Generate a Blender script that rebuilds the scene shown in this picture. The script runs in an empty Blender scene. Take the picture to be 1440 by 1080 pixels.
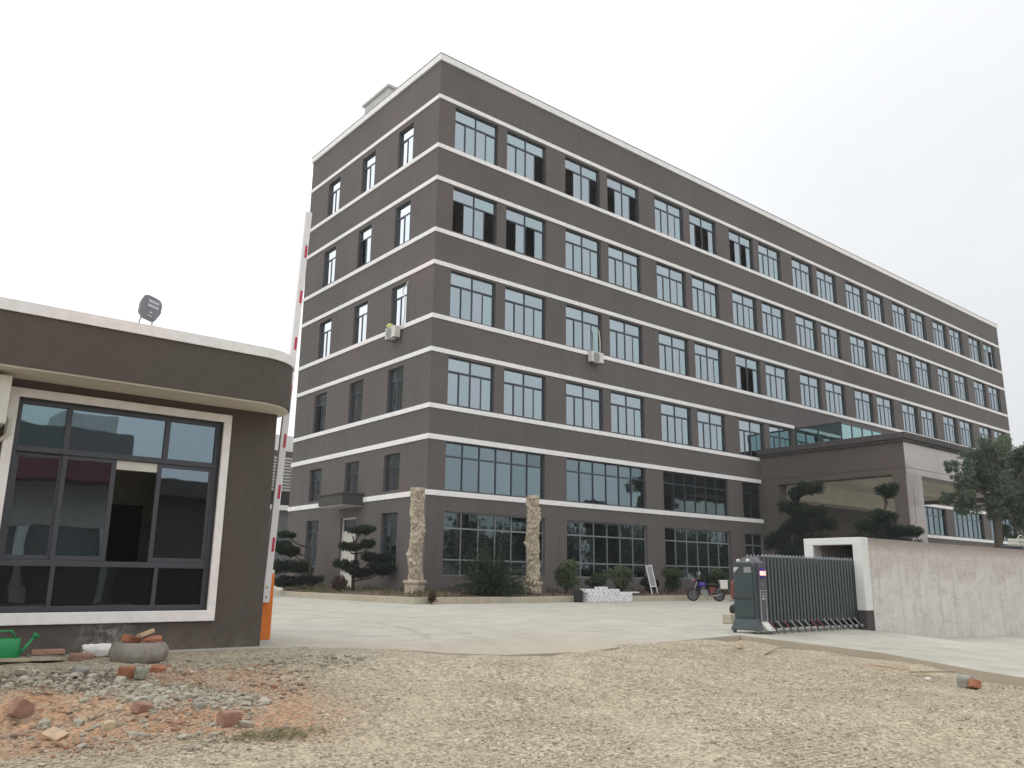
import bpy, bmesh, math, random
import numpy as np
from mathutils import Vector, Matrix, noise as mnoise
rnd = random.Random(7)
nrng = np.random.default_rng(11)
scene = bpy.context.scene
COL = scene.collection
PI = math.pi

# ------------------------------------------------------------------ camera model
VEIL_DENSITY = .0006
FPX = 1163.02
yaw, pit, rol = math.radians(50.4235), math.radians(13.2468), math.radians(0.6208)
CAM = Vector((-16.552, -24.746, 0.748))
fwd = Vector((math.cos(yaw)*math.cos(pit), math.sin(yaw)*math.cos(pit), math.sin(pit)))
r0 = Vector((math.sin(yaw), -math.cos(yaw), 0)); u0 = r0.cross(fwd)
cr = math.cos(rol)*r0 + math.sin(rol)*u0
cu = -math.sin(rol)*r0 + math.cos(rol)*u0
def ray(px, py): return float((px-720)/FPX)*cr - float((py-540)/FPX)*cu + fwd
def at_z(px, py, z):
    d = ray(px, py); return CAM + d*((z-CAM.z)/d.z)
def at_y(px, py, y):
    d = ray(px, py); return CAM + d*((y-CAM.y)/d.y)
def at_x(px, py, x):
    d = ray(px, py); return CAM + d*((x-CAM.x)/d.x)

# ------------------------------------------------------------------ materials
def new_mat(name):
    m = bpy.data.materials.new(name); m.use_nodes = True
    nt = m.node_tree; nt.nodes.clear()
    out = nt.nodes.new('ShaderNodeOutputMaterial')
    b = nt.nodes.new('ShaderNodeBsdfPrincipled')
    nt.links.new(b.outputs[0], out.inputs[0])
    return m, nt, b, out
def N(nt, t, **kw):
    n = nt.nodes.new(t)
    for k, v in kw.items(): setattr(n, k, v)
    return n
def noise_node(nt, vec, scale, detail=4, rough=.55, dist=0.0):
    n = N(nt, 'ShaderNodeTexNoise'); n.inputs['Scale'].default_value = scale
    n.inputs['Detail'].default_value = detail; n.inputs['Roughness'].default_value = rough
    n.inputs['Distortion'].default_value = dist
    if vec is not None: nt.links.new(vec, n.inputs['Vector'])
    return n
def ramp(nt, fac, stops):
    r = N(nt, 'ShaderNodeValToRGB'); nt.links.new(fac, r.inputs[0])
    e = r.color_ramp.elements
    while len(e) < len(stops): e.new(0.5)
    for i, (p, c) in enumerate(stops):
        e[i].position = p; e[i].color = (c[0], c[1], c[2], 1) if not isinstance(c, (int, float)) else (c, c, c, 1)
    return r
def mixc(nt, fac, a, b, mode='MIX'):
    m = N(nt, 'ShaderNodeMix', data_type='RGBA', blend_type=mode)
    for i, v in ((0, fac), (6, a), (7, b)):
        if isinstance(v, (int, float)): m.inputs[i].default_value = v
        elif isinstance(v, tuple): m.inputs[i].default_value = (*v, 1)
        else: nt.links.new(v, m.inputs[i])
    return m.outputs[2]
def math_n(nt, op, a, b=None, c=None, clamp=False):
    m = N(nt, 'ShaderNodeMath', operation=op); m.use_clamp = clamp
    for i, v in enumerate((a, b, c)):
        if v is None: continue
        if isinstance(v, (int, float)): m.inputs[i].default_value = v
        else: nt.links.new(v, m.inputs[i])
    return m.outputs[0]
def coords(nt, scale=(1, 1, 1)):
    tc = N(nt, 'ShaderNodeTexCoord'); mp = N(nt, 'ShaderNodeMapping')
    nt.links.new(tc.outputs['Object'], mp.inputs[0]); mp.inputs['Scale'].default_value = scale
    return mp.outputs[0]
def bump(nt, b, h, strength=.3, dist=.01):
    bp = N(nt, 'ShaderNodeBump'); bp.inputs['Strength'].default_value = strength
    bp.inputs['Distance'].default_value = dist
    nt.links.new(h, bp.inputs['Height']); nt.links.new(bp.outputs[0], b.inputs['Normal'])
def simple(name, col, rough=.6, var=.12, scale=6, metal=0.0, bumps=0.0, spec=.5):
    m, nt, b, o = new_mat(name)
    v = coords(nt); n = noise_node(nt, v, scale, 6, .6)
    lo = tuple(c*(1-var) for c in col); hi = tuple(min(1, c*(1+var)) for c in col)
    r = ramp(nt, n.outputs[0], [(.3, lo), (.7, hi)])
    nt.links.new(r.outputs[0], b.inputs['Base Color'])
    b.inputs['Roughness'].default_value = rough; b.inputs['Metallic'].default_value = metal
    b.inputs['Specular IOR Level'].default_value = spec
    if bumps:
        n2 = noise_node(nt, v, scale*12, 4); bump(nt, b, n2.outputs[0], bumps, .004)
    return m
def paint_wall(name, col, var=.1, streak=.1, dirt=(.2, .17, .14), bscale=60):
    m, nt, b, o = new_mat(name)
    v = coords(nt); vs = coords(nt, (2.2, 2.2, .12))
    a = noise_node(nt, v, .28, 5, .6); st = noise_node(nt, vs, 1.6, 5, .6); f = noise_node(nt, v, 9, 5, .7)
    r = ramp(nt, a.outputs[0], [(.3, tuple(c*(1-var) for c in col)), (.7, tuple(c*(1+var) for c in col))])
    s = ramp(nt, st.outputs[0], [(.5, 0.0), (.8, 1.0)])
    c1 = mixc(nt, math_n(nt, 'MULTIPLY', s.outputs[0], streak), r.outputs[0], dirt)
    fr = ramp(nt, f.outputs[0], [(.3, .9), (.7, 1.08)])
    hu = ramp(nt, noise_node(nt, v, .42, 4, .6, .5).outputs[0], [(.35, (1.05, .98, .97)), (.5, (1, 1, 1)), (.65, (.95, .98, .94))])
    c1 = mixc(nt, 1.0, c1, hu.outputs[0], 'MULTIPLY')
    c2 = mixc(nt, 1.0, c1, fr.outputs[0], 'MULTIPLY')
    nt.links.new(c2, b.inputs['Base Color']); b.inputs['Roughness'].default_value = .85
    b.inputs['Specular IOR Level'].default_value = .25
    n2 = noise_node(nt, v, bscale, 3); bump(nt, b, n2.outputs[0], .12, .01)
    return m
def glass(name, tint, dark, base_f=.55, wav=.02):
    """coated window glass: tinted mirror over a dark body, stronger at grazing angles"""
    m, nt, b, o = new_mat(name)
    b.inputs['Base Color'].default_value = (*dark, 1); b.inputs['Roughness'].default_value = .3
    b.inputs['Specular IOR Level'].default_value = 0
    g = N(nt, 'ShaderNodeBsdfGlossy'); g.inputs['Roughness'].default_value = .015
    geo = N(nt, 'ShaderNodeNewGeometry')
    rr = ramp(nt, geo.outputs['Random Per Island'], [(0, (.70, .74, .74)), (.25, (.88, .95, .95)), (.5, (1.02, .97, 1.02)), (.75, (.95, 1.04, 1.0)), (1, (1.12, 1.1, 1.14))])
    lw = N(nt, 'ShaderNodeLayerWeight'); lw.inputs['Blend'].default_value = .35
    tintn = mixc(nt, math_n(nt, 'POWER', lw.outputs['Fresnel'], 1.4), tint, (.85, .9, .92))
    nt.links.new(mixc(nt, 1.0, tintn, rr.outputs[0], 'MULTIPLY'), g.inputs['Color'])
    n = noise_node(nt, coords(nt), 1.3, 2, .5)
    bp = N(nt, 'ShaderNodeBump'); bp.inputs['Strength'].default_value = wav; bp.inputs['Distance'].default_value = .3
    nt.links.new(n.outputs[0], bp.inputs['Height']); nt.links.new(bp.outputs[0], g.inputs['Normal'])
    mx = N(nt, 'ShaderNodeMixShader'); mx.inputs[0].default_value = base_f
    nt.links.new(b.outputs[0], mx.inputs[1]); nt.links.new(g.outputs[0], mx.inputs[2])
    nt.links.new(mx.outputs[0], o.inputs[0])
    return m
def foliage(name, a, b2, c3, rough=.6):
    m, nt, b, o = new_mat(name)
    geo = N(nt, 'ShaderNodeNewGeometry')
    n = noise_node(nt, coords(nt), 1.6, 3)
    f = math_n(nt, 'ADD', math_n(nt, 'MULTIPLY', geo.outputs['Random Per Island'], .55), math_n(nt, 'MULTIPLY', n.outputs[0], .5))
    r = ramp(nt, f, [(.1, a), (.55, b2), (1, c3)])
    nt.links.new(r.outputs[0], b.inputs['Base Color']); b.inputs['Roughness'].default_value = rough
    b.inputs['Specular IOR Level'].default_value = .3
    tr = N(nt, 'ShaderNodeBsdfTranslucent'); nt.links.new(mixc(nt, 1.0, r.outputs[0], (1.25, 1.3, .9), 'MULTIPLY'), tr.inputs[0])
    mx = N(nt, 'ShaderNodeMixShader'); mx.inputs[0].default_value = .4
    nt.links.new(b.outputs[0], mx.inputs[1]); nt.links.new(tr.outputs[0], mx.inputs[2]); nt.links.new(mx.outputs[0], o.inputs[0])
    return m

M = {}
M['facade'] = paint_wall('facade_paint', (.135, .120, .114), .10, .35, (.085, .074, .068))
M['guard'] = paint_wall('guardhouse_paint', (.104, .089, .079), .08, .3, (.12, .105, .095))
M['trim'] = paint_wall('white_trim_paint', (.88, .87, .86), .02, .14, (.6, .57, .54))
M['white'] = simple('white_plaster', (.72, .72, .70), .7, .06, 4, bumps=.1)
M['soffit'] = simple('cream_soffit', (.66, .62, .55), .8, .08, 1.5, bumps=.1)
M['frame'] = simple('dark_window_frame', (.045, .055, .07), .35, .1, 8)
M['alu'] = simple('grey_aluminium_frame', (.25, .27, .275), .35, .1, 8, metal=.3)
M['guardframe'] = simple('charcoal_window_frame', (.065, .068, .082), .4, .1, 8)
M['glass'] = glass('blue_coated_glass', (.41, .475, .505), (.012, .018, .022), .75)
M['glassbig'] = glass('deep_blue_coated_glass', (.225, .285, .31), (.012, .018, .022), .75)
M['glasslow'] = glass('dark_reflection_glass', (.10, .12, .12), (.018, .019, .018), .6)  # tint kept near black: a dark car's reflection put into the glass
M['glassdark'] = glass('dark_coated_glass', (.19, .24, .25), (.010, .013, .013), .5)
M['glassguard'] = glass('guardhouse_glass', (.245, .32, .365), (.012, .015, .017), .75, .008)
M['glassteal'] = glass('teal_glass', (.40, .60, .60), (.01, .035, .035), .7)
M['interior'] = simple('dark_room', (.40, .355, .325), .9)
M['room'] = simple('guard_room_wall', (.62, .60, .54), .9)
M['doorwood'] = simple('brown_door', (.06, .045, .035), .6)
M['roof'] = simple('roof_screed', (.3, .3, .3), .9)
M['bulk'] = paint_wall('pale_rooftop_paint', (.55, .55, .54), .05, .3, (.3, .3, .3))
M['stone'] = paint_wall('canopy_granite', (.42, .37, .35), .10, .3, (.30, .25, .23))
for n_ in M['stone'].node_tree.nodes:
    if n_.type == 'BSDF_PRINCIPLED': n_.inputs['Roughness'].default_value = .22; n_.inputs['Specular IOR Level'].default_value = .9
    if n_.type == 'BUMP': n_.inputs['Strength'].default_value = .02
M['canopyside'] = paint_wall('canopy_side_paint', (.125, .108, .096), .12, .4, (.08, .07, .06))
M['stone_dark'] = paint_wall('dark_granite_coping', (.085, .078, .076), .1, .2)
M['steel'] = simple('grey_steel', (.3, .3, .3), .35, .1, 8, metal=.8)
M['black'] = simple('black_rubber', (.018, .018, .018), .7)
M['plastic_white'] = simple('aged_white_plastic', (.66, .64, .58), .5, .08, 5)
M['orange'] = simple('orange_paint', (.72, .19, .02), .4, .08, 4)
M['red'] = simple('red_patch', (.5, .03, .07), .4, .1, 5)
M['redpaint'] = simple('faded_red_paint', (.15, .035, .032), .45, .15, 5)
M['boomwhite'] = simple('white_enamel', (.78, .76, .76), .35, .05, 5)
M['kerb'] = paint_wall('kerb_concrete', (.46, .42, .33), .12, .5, (.3, .25, .18))
M['bark'] = simple('bark', (.075, .06, .045), .9, .3, 12, bumps=.6)
M['leafdark'] = foliage('dark_needles', (.012, .02, .014), (.026, .042, .026), (.055, .08, .045))
M['leafmid'] = foliage('mid_green_leaves', (.03, .05, .026), (.07, .10, .05), (.13, .17, .08))
M['leafbush'] = foliage('pale_shrub_leaves', (.06, .085, .045), (.14, .175, .095), (.25, .28, .15))
M['leaftree'] = foliage('street_tree_leaves', (.065, .095, .07), (.135, .18, .135), (.24, .28, .20))
M['leafred'] = foliage('russet_leaves', (.05, .02, .015), (.10, .045, .03), (.12, .09, .045))
M['grass'] = foliage('rough_grass', (.06, .065, .025), (.12, .12, .05), (.19, .16, .08))
M['soil'] = simple('brown_soil', (.10, .065, .045), .95, .3, 4, bumps=.5)
M['gate'] = simple('gate_grey_green_metal', (.045, .062, .066), .38, .08, 6)
M['gatebar'] = simple('gate_slate_bar', (.075, .086, .092), .38, .08, 6)
M['gatebar_dark'] = simple('gate_bar_inner', (.022, .028, .032), .5, .08, 6)
M['panel'] = simple('gate_purple_grey_panel', (.085, .08, .10), .4, .06, 6)
M['line'] = simple('pale_grey_lettering', (.5, .5, .5), .5, .03)
M['pink'] = simple('dull_red_link', (.20, .05, .055), .4, .1)
M['brick'] = simple('orange_brick', (.36, .15, .085), .95, .25, 14, bumps=.6)
M['brickpale'] = simple('pale_brick', (.50, .36, .24), .95, .2, 14, bumps=.6)
M['brickdark'] = simple('dusty_brick', (.33, .195, .14), .95, .25, 14, bumps=.6)
M['rock'] = simple('grey_rock', (.30, .29, .25), .95, .2, 14, bumps=.5)
M['rockgreen'] = simple('greenish_rock', (.26, .27, .20), .95, .2, 14, bumps=.5)
M['rockpale'] = simple('pale_tan_rock', (.52, .43, .30), .95, .15, 14, bumps=.5)
M['sack'] = simple('white_sacking', (.8, .79, .77), .8, .06, 14, bumps=.3)
M['green'] = simple('green_plastic', (.02, .28, .09), .35, .08, 5)
M['wood'] = simple('weathered_wood', (.42, .36, .26), .85, .2, 12)
M['purple'] = simple('violet_paint', (.06, .02, .30), .3, .1)
M['film'] = simple('film_wrap', (.72, .72, .74), .35, .08, 4)
M['mesh'] = simple('grey_mesh_cloth', (.28, .28, .28), .8, .12, 20)

# carved cream stone
def carved_mat():
    m, nt, b, o = new_mat('carved_cream_stone')
    v = coords(nt); n = noise_node(nt, v, 5, 6, .65); n2 = noise_node(nt, v, 40, 3)
    r = ramp(nt, n.outputs[0], [(.25, (.30, .235, .165)), (.5, (.50, .425, .32)), (.75, (.60, .54, .44))])
    nt.links.new(r.outputs[0], b.inputs['Base Color']); b.inputs['Roughness'].default_value = .85
    bump(nt, b, n2.outputs[0], .4, .01); return m
M['carved'] = carved_mat()
# boundary wall: unpainted cement render, pinkish damp upper part, pale lower part
def cement_mat():
    m, nt, b, o = new_mat('stained_cement_render')
    tc = N(nt, 'ShaderNodeTexCoord'); sep = N(nt, 'ShaderNodeSeparateXYZ'); nt.links.new(tc.outputs['Object'], sep.inputs[0])
    v = coords(nt); big = noise_node(nt, v, 1.1, 6, .62); vs = coords(nt, (3, 3, .35)); st = noise_node(nt, vs, 2.2, 6, .65); fine = noise_node(nt, v, 14, 5, .7)
    h = math_n(nt, 'ADD', sep.outputs[2], math_n(nt, 'MULTIPLY', math_n(nt, 'SUBTRACT', big.outputs[0], .5), 2.2))
    hr = ramp(nt, h, [(.80, 0.0), (.98, 1.0)])
    low = ramp(nt, big.outputs[0], [(.3, (.60, .575, .535)), (.7, (.72, .70, .655))])
    up = ramp(nt, fine.outputs[0], [(.3, (.52, .455, .415)), (.7, (.64, .58, .535))])
    c = mixc(nt, hr.outputs[0], low.outputs[0], up.outputs[0])
    s = ramp(nt, st.outputs[0], [(.50, 0.0), (.74, .75)])
    c = mixc(nt, s.outputs[0], c, (.46, .42, .38))
    top = math_n(nt, 'ADD', sep.outputs[2], math_n(nt, 'MULTIPLY', fine.outputs[0], .25))
    bl2 = noise_node(nt, v, 3.4, 6, .7); c = mixc(nt, .8, c, ramp(nt, bl2.outputs[0], [(.3, .82), (.5, 1.0), (.7, 1.06)]).outputs[0], 'MULTIPLY')
    ck = noise_node(nt, coords(nt, (.8, .8, 2.4)), 1.5, 6, .6); kk_ = math_n(nt, 'ABSOLUTE', math_n(nt, 'SUBTRACT', ck.outputs[0], .5))
    c = mixc(nt, ramp(nt, kk_, [(.0, .55), (.006, 0.0)]).outputs[0], c, (.16, .14, .12))
    tr = ramp(nt, math_n(nt, 'SUBTRACT', top, .6), [(.78, 0.0), (1.0, .75)])
    c = mixc(nt, tr.outputs[0], c, (.22, .18, .155))
    nt.links.new(c, b.inputs['Base Color']); b.inputs['Roughness'].default_value = .92
    bump(nt, b, noise_node(nt, v, 30, 5, .7).outputs[0], .35, .01); return m
M['cement'] = cement_mat()
# yard concrete
def slab_mat():
    m, nt, b, o = new_mat('yard_concrete')
    tc = N(nt, 'ShaderNodeTexCoord'); v = tc.outputs['Object']
    big = noise_node(nt, v, .22, 6, .6); mid = noise_node(nt, v, 1.7, 6, .65); fine = noise_node(nt, v, 22, 5, .7)
    c = ramp(nt, big.outputs[0], [(.3, (.41, .385, .325)), (.7, (.475, .455, .395))]).outputs[0]
    mr = ramp(nt, mid.outputs[0], [(.35, .84), (.65, 1.07)]).outputs[0]
    c = mixc(nt, 1.0, c, mr, 'MULTIPLY')
    fr = ramp(nt, fine.outputs[0], [(.3, .94), (.7, 1.05)]).outputs[0]
    c = mixc(nt, 1.0, c, fr, 'MULTIPLY')
    # curved tyre tracks of dragged dirt
    sep = N(nt, 'ShaderNodeSeparateXYZ'); nt.links.new(v, sep.inputs[0])
    for cx, cy, r, w, st in TRACKS:
        dx = math_n(nt, 'SUBTRACT', sep.outputs[0], cx); dy = math_n(nt, 'SUBTRACT', sep.outputs[1], cy)
        d = math_n(nt, 'SQRT', math_n(nt, 'ADD', math_n(nt, 'MULTIPLY', dx, dx), math_n(nt, 'MULTIPLY', dy, dy)))
        d = math_n(nt, 'ADD', d, math_n(nt, 'MULTIPLY', math_n(nt, 'SUBTRACT', mid.outputs[0], .5), .3))
        e = math_n(nt, 'ABSOLUTE', math_n(nt, 'SUBTRACT', d, r))
        k = ramp(nt, math_n(nt, 'DIVIDE', e, w), [(.25, 1.0), (1.0, 0.0)]).outputs[0]
        k = math_n(nt, 'MULTIPLY', math_n(nt, 'MULTIPLY', k, st), ramp(nt, noise_node(nt, v, 2.6, 4).outputs[0], [(.35, 0.0), (.6, 1.0)]).outputs[0])
        c = mixc(nt, k, c, (.25, .21, .16))
    # dust from the dirt road near the slab edge (per-vertex amount)
    at = N(nt, 'ShaderNodeAttribute'); at.attribute_name = 'dust'
    k = math_n(nt, 'MULTIPLY', at.outputs['Fac'], ramp(nt, noise_node(nt, v, 1.4, 6, .7).outputs[0], [(.3, .5), (.6, 1.0)]).outputs[0])
    c = mixc(nt, k, c, (.42, .36, .275))
    nt.links.new(c, b.inputs['Base Color']); b.inputs['Roughness'].default_value = .9
    b.inputs['Specular IOR Level'].default_value = .25
    bump(nt, b, noise_node(nt, v, 60, 4).outputs[0], .2, .005); return m
def circle3(a, b, c):
    ax, ay, bx, by, cx, cy = a[0], a[1], b[0], b[1], c[0], c[1]
    d = 2*(ax*(by-cy)+bx*(cy-ay)+cx*(ay-by))
    ux = ((ax*ax+ay*ay)*(by-cy)+(bx*bx+by*by)*(cy-ay)+(cx*cx+cy*cy)*(ay-by))/d
    uy = ((ax*ax+ay*ay)*(cx-bx)+(bx*bx+by*by)*(ax-cx)+(cx*cx+cy*cy)*(bx-ax))/d
    return ux, uy, math.hypot(ax-ux, ay-uy)
t1 = circle3(at_z(470, 868, 0), at_z(570, 884, 0), at_z(612, 908, 0))
t2 = circle3(at_z(560, 872, 0), at_z(660, 893, 0), at_z(712, 917, 0))
TRACKS = [(*t1, .10, .5), (*t2, .16, .35), (t1[0]+.5, t1[1]-.6, t1[2]+.6, .25, .2)]
M['slab'] = slab_mat()
# dirt and gravel
def dirt_mat():
    m, nt, b, o = new_mat('gravel_dirt')
    tc = N(nt, 'ShaderNodeTexCoord'); v = tc.outputs['Object']
    big = noise_node(nt, v, .55, 6, .65); mid = noise_node(nt, v, 3.2, 6, .7)
    vor = N(nt, 'ShaderNodeTexVoronoi'); nt.links.new(v, vor.inputs['Vector']); vor.inputs['Scale'].default_value = 46
    vor2 = N(nt, 'ShaderNodeTexVoronoi'); nt.links.new(v, vor2.inputs['Vector']); vor2.inputs['Scale'].default_value = 21
    c = ramp(nt, big.outputs[0], [(.25, (.33, .275, .20)), (.5, (.39, .335, .25)), (.75, (.43, .385, .305))]).outputs[0]
    bw = N(nt, 'ShaderNodeRGBToBW'); nt.links.new(vor.outputs['Color'], bw.inputs[0])
    g = ramp(nt, bw.outputs[0], [(.15, (.5, .5, .5)), (.5, (.97, .97, .95)), (.85, (1.4, 1.38, 1.34))]).outputs[0]
    c = mixc(nt, .8, c, g, 'MULTIPLY')
    bw2 = N(nt, 'ShaderNodeRGBToBW'); nt.links.new(vor2.outputs['Color'], bw2.inputs[0])
    c = mixc(nt, .5, c, ramp(nt, bw2.outputs[0], [(.2, .72), (.8, 1.22)]).outputs[0], 'MULTIPLY')
    c = mixc(nt, .7, c, ramp(nt, mid.outputs[0], [(.3, .74), (.7, 1.16)]).outputs[0], 'MULTIPLY')
    for nm, col, lo, hi in (('brickdust', (.39, .225, .135), .30, .60), ('darksoil', (.155, .125, .09), .3, .5), ('track', (.44, .37, .275), .35, .65)):
        a = N(nt, 'ShaderNodeAttribute'); a.attribute_name = nm
        k = math_n(nt, 'MULTIPLY', a.outputs['Fac'], ramp(nt, mid.outputs[0], [(lo, .25), (hi, 1.0)]).outputs[0], clamp=True)
        cc = mixc(nt, .6, col, g, 'MULTIPLY')
        c = mixc(nt, k, c, cc)
    nt.links.new(c, b.inputs['Base Color']); b.inputs['Roughness'].default_value = .95
    b.inputs['Specular IOR Level'].default_value = .15
    h = math_n(nt, 'ADD', math_n(nt, 'MULTIPLY', vor.outputs['Distance'], -.5), mid.outputs[0])
    bump(nt, b, h, .8, .02); return m
M['dirt'] = dirt_mat()
def pebble_mat(name, cols):
    m, nt, b, o = new_mat(name)
    geo = N(nt, 'ShaderNodeNewGeometry')
    k = len(cols)
    r = ramp(nt, geo.outputs['Random Per Island'], [(i/(k-1), c) for i, c in enumerate(cols)])
    n = noise_node(nt, coords(nt), 60, 3)
    c = mixc(nt, .5, r.outputs[0], ramp(nt, n.outputs[0], [(.3, .7), (.7, 1.25)]).outputs[0], 'MULTIPLY')
    nt.links.new(c, b.inputs['Base Color']); b.inputs['Roughness'].default_value = .95; b.inputs['Specular IOR Level'].default_value = .15
    return m
M['pebble'] = pebble_mat('pebbles', [(.26, .22, .16), (.41, .35, .265), (.35, .315, .25), (.50, .44, .34), (.43, .365, .27), (.62, .57, .48)])
M['rubble'] = pebble_mat('rubble_chips', [(.28, .24, .18), (.36, .175, .11), (.33, .27, .20), (.29, .16, .11), (.38, .33, .26), (.34, .21, .145), (.27, .235, .18)])
M['greyrubble'] = pebble_mat('grey_rubble_chips', [(.26, .235, .18), (.38, .345, .27), (.33, .30, .24), (.47, .43, .35), (.30, .275, .215)])

# ------------------------------------------------------------------ mesh builder
class MB:
    def __init__(s): s.v = []; s.f = []; s.mi = []
    def add(s, vs, fs, mi=0):
        b = len(s.v); s.v += [tuple(p) for p in vs]
        s.f += [tuple(i+b for i in f) for f in fs]; s.mi += [mi]*len(fs); return s
    def box(s, x0, x1, y0, y1, z0, z1, mi=0):
        return s.add([(x0, y0, z0), (x1, y0, z0), (x1, y1, z0), (x0, y1, z0), (x0, y0, z1), (x1, y0, z1), (x1, y1, z1), (x0, y1, z1)],
                     [(3, 2, 1, 0), (4, 5, 6, 7), (0, 1, 5, 4), (1, 2, 6, 5), (2, 3, 7, 6), (3, 0, 4, 7)], mi)
    def obox(s, mat, sx, sy, sz, mi=0):
        c = [(-1, -1, -1), (1, -1, -1), (1, 1, -1), (-1, 1, -1), (-1, -1, 1), (1, -1, 1), (1, 1, 1), (-1, 1, 1)]
        return s.add([mat @ Vector((a*sx/2, b*sy/2, d*sz/2)) for a, b, d in c],
                     [(3, 2, 1, 0), (4, 5, 6, 7), (0, 1, 5, 4), (1, 2, 6, 5), (2, 3, 7, 6), (3, 0, 4, 7)], mi)
    def quad(s, a, b, c, d, mi=0): return s.add([a, b, c, d], [(0, 1, 2, 3)], mi)
    def tube(s, pts, rad, n=10, mi=0, caps=True):
        pts = [Vector(p) for p in pts]
        if not hasattr(rad, '__len__'): rad = [rad]*len(pts)
        vs = []; prev = None
        for i, p in enumerate(pts):
            t = (pts[min(i+1, len(pts)-1)]-pts[max(i-1, 0)]).normalized()
            if prev is None:
                a = t.cross(Vector((0, 0, 1)))
                if a.length < .01: a = t.cross(Vector((1, 0, 0)))
            else: a = prev - t*prev.dot(t)
            a.normalize(); prev = a; b = t.cross(a)
            for k in range(n):
                w = 2*PI*k/n; vs.append(p+(a*math.cos(w)+b*math.sin(w))*rad[i])
        fs = [(i*n+k, i*n+(k+1) % n, (i+1)*n+(k+1) % n, (i+1)*n+k) for i in range(len(pts)-1) for k in range(n)]
        if caps: fs += [tuple(reversed(range(n))), tuple(range((len(pts)-1)*n, len(pts)*n))]
        return s.add(vs, fs, mi)
    def lathe(s, prof, cx=0, cy=0, n=24, mi=0, axis='z', cz=0):
        vs = []
        for r, h in prof:
            for k in range(n):
                w = 2*PI*k/n; a, b = r*math.cos(w), r*math.sin(w)
                vs.append((cx+a, cy+b, cz+h) if axis == 'z' else ((cx+a, cy+h, cz+b) if axis == 'y' else (cx+h, cy+a, cz+b)))
        m = len(prof)
        fs = [(i*n+k, i*n+(k+1) % n, (i+1)*n+(k+1) % n, (i+1)*n+k) for i in range(m-1) for k in range(n)]
        fs += [tuple(reversed(range(n))), tuple(range((m-1)*n, m*n))]
        return s.add(vs, fs, mi)
    def prism(s, poly, z0, z1, mi=0):
        n = len(poly)
        vs = [(x, y, z0) for x, y in poly]+[(x, y, z1) for x, y in poly]
        fs = [tuple(reversed(range(n))), tuple(range(n, 2*n))]+[(i, (i+1) % n, n+(i+1) % n, n+i) for i in range(n)]
        return s.add(vs, fs, mi)
    def mesh(s, name, mats, smooth=False):
        me = bpy.data.meshes.new(name); me.from_pydata(s.v, [], s.f)
        for m in (mats if isinstance(mats, (list, tuple)) else [mats]): me.materials.append(m)
        if any(s.mi): me.polygons.foreach_set('material_index', s.mi)
        bm = bmesh.new(); bm.from_mesh(me); bmesh.ops.recalc_face_normals(bm, faces=bm.faces); bm.to_mesh(me); bm.free()
        if smooth: me.polygons.foreach_set('use_smooth', [True]*len(me.polygons))
        me.update(); return me
    def build(s, name, mats, parent=None, loc=(0, 0, 0), rot=(0, 0, 0), smooth=False, bevel=0, raw=False):
        if raw:
            me = bpy.data.meshes.new(name); me.from_pydata(s.v, [], s.f)
            for m in (mats if isinstance(mats, (list, tuple)) else [mats]): me.materials.append(m)
        else: me = s.mesh(name, mats, smooth)
        return link(name, me, parent, loc, rot, bevel)
def link(name, me, parent=None, loc=(0, 0, 0), rot=(0, 0, 0), bevel=0):
    o = bpy.data.objects.new(name, me); COL.objects.link(o)
    if parent is not None: o.parent = parent
    o.location = loc; o.rotation_euler = rot
    if bevel:
        b = o.modifiers.new('bevel', 'BEVEL'); b.width = bevel; b.segments = 2; b.limit_method = 'ANGLE'
    return o
def tag(o, label=None, cat=None, group=None, kind=None):
    if label: o['label'] = label
    if cat: o['category'] = cat
    if group: o['group'] = group
    if kind: o['kind'] = kind
    return o
def thing(name, loc, label, cat, group=None, rz=0):
    o = bpy.data.objects.new(name, None); COL.objects.link(o); o.empty_display_size = .3
    o.location = loc; o.rotation_euler = (0, 0, rz); return tag(o, label, cat, group)
def np_mesh(name, verts, faces, mats, smooth=False):
    me = bpy.data.meshes.new(name); nv, nf, k = len(verts), len(faces), faces.shape[1]
    me.vertices.add(nv); me.vertices.foreach_set('co', verts.astype(np.float32).ravel())
    me.loops.add(nf*k); me.loops.foreach_set('vertex_index', faces.astype(np.int32).ravel())
    me.polygons.add(nf); me.polygons.foreach_set('loop_start', np.arange(0, nf*k, k, dtype=np.int32))
    me.polygons.foreach_set('loop_total', np.full(nf, k, dtype=np.int32))
    for m in (mats if isinstance(mats, (list, tuple)) else [mats]): me.materials.append(m)
    me.polygons.foreach_set('use_smooth', np.full(nf, smooth)); me.update(calc_edges=True); me.validate(); return me
def leaves(pos, nrm, length, width, rng, droop=0.0):
    """one quad (a pointed lozenge) per leaf; pos, nrm: (n,3)"""
    n = len(pos)
    a = rng.normal(size=(n, 3)); a -= nrm*(a*nrm).sum(1, keepdims=True); a /= np.linalg.norm(a, axis=1, keepdims=True)+1e-9
    a[:, 2] -= droop; a /= np.linalg.norm(a, axis=1, keepdims=True)+1e-9
    b = np.cross(nrm, a); b /= np.linalg.norm(b, axis=1, keepdims=True)+1e-9
    L = length*rng.uniform(.6, 1.3, (n, 1)); W = width*rng.uniform(.6, 1.3, (n, 1))
    v = np.stack([pos-a*L/2, pos+b*W/2, pos+a*L/2, pos-b*W/2], 1).reshape(-1, 3)
    return v, np.arange(n*4).reshape(n, 4)
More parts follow.
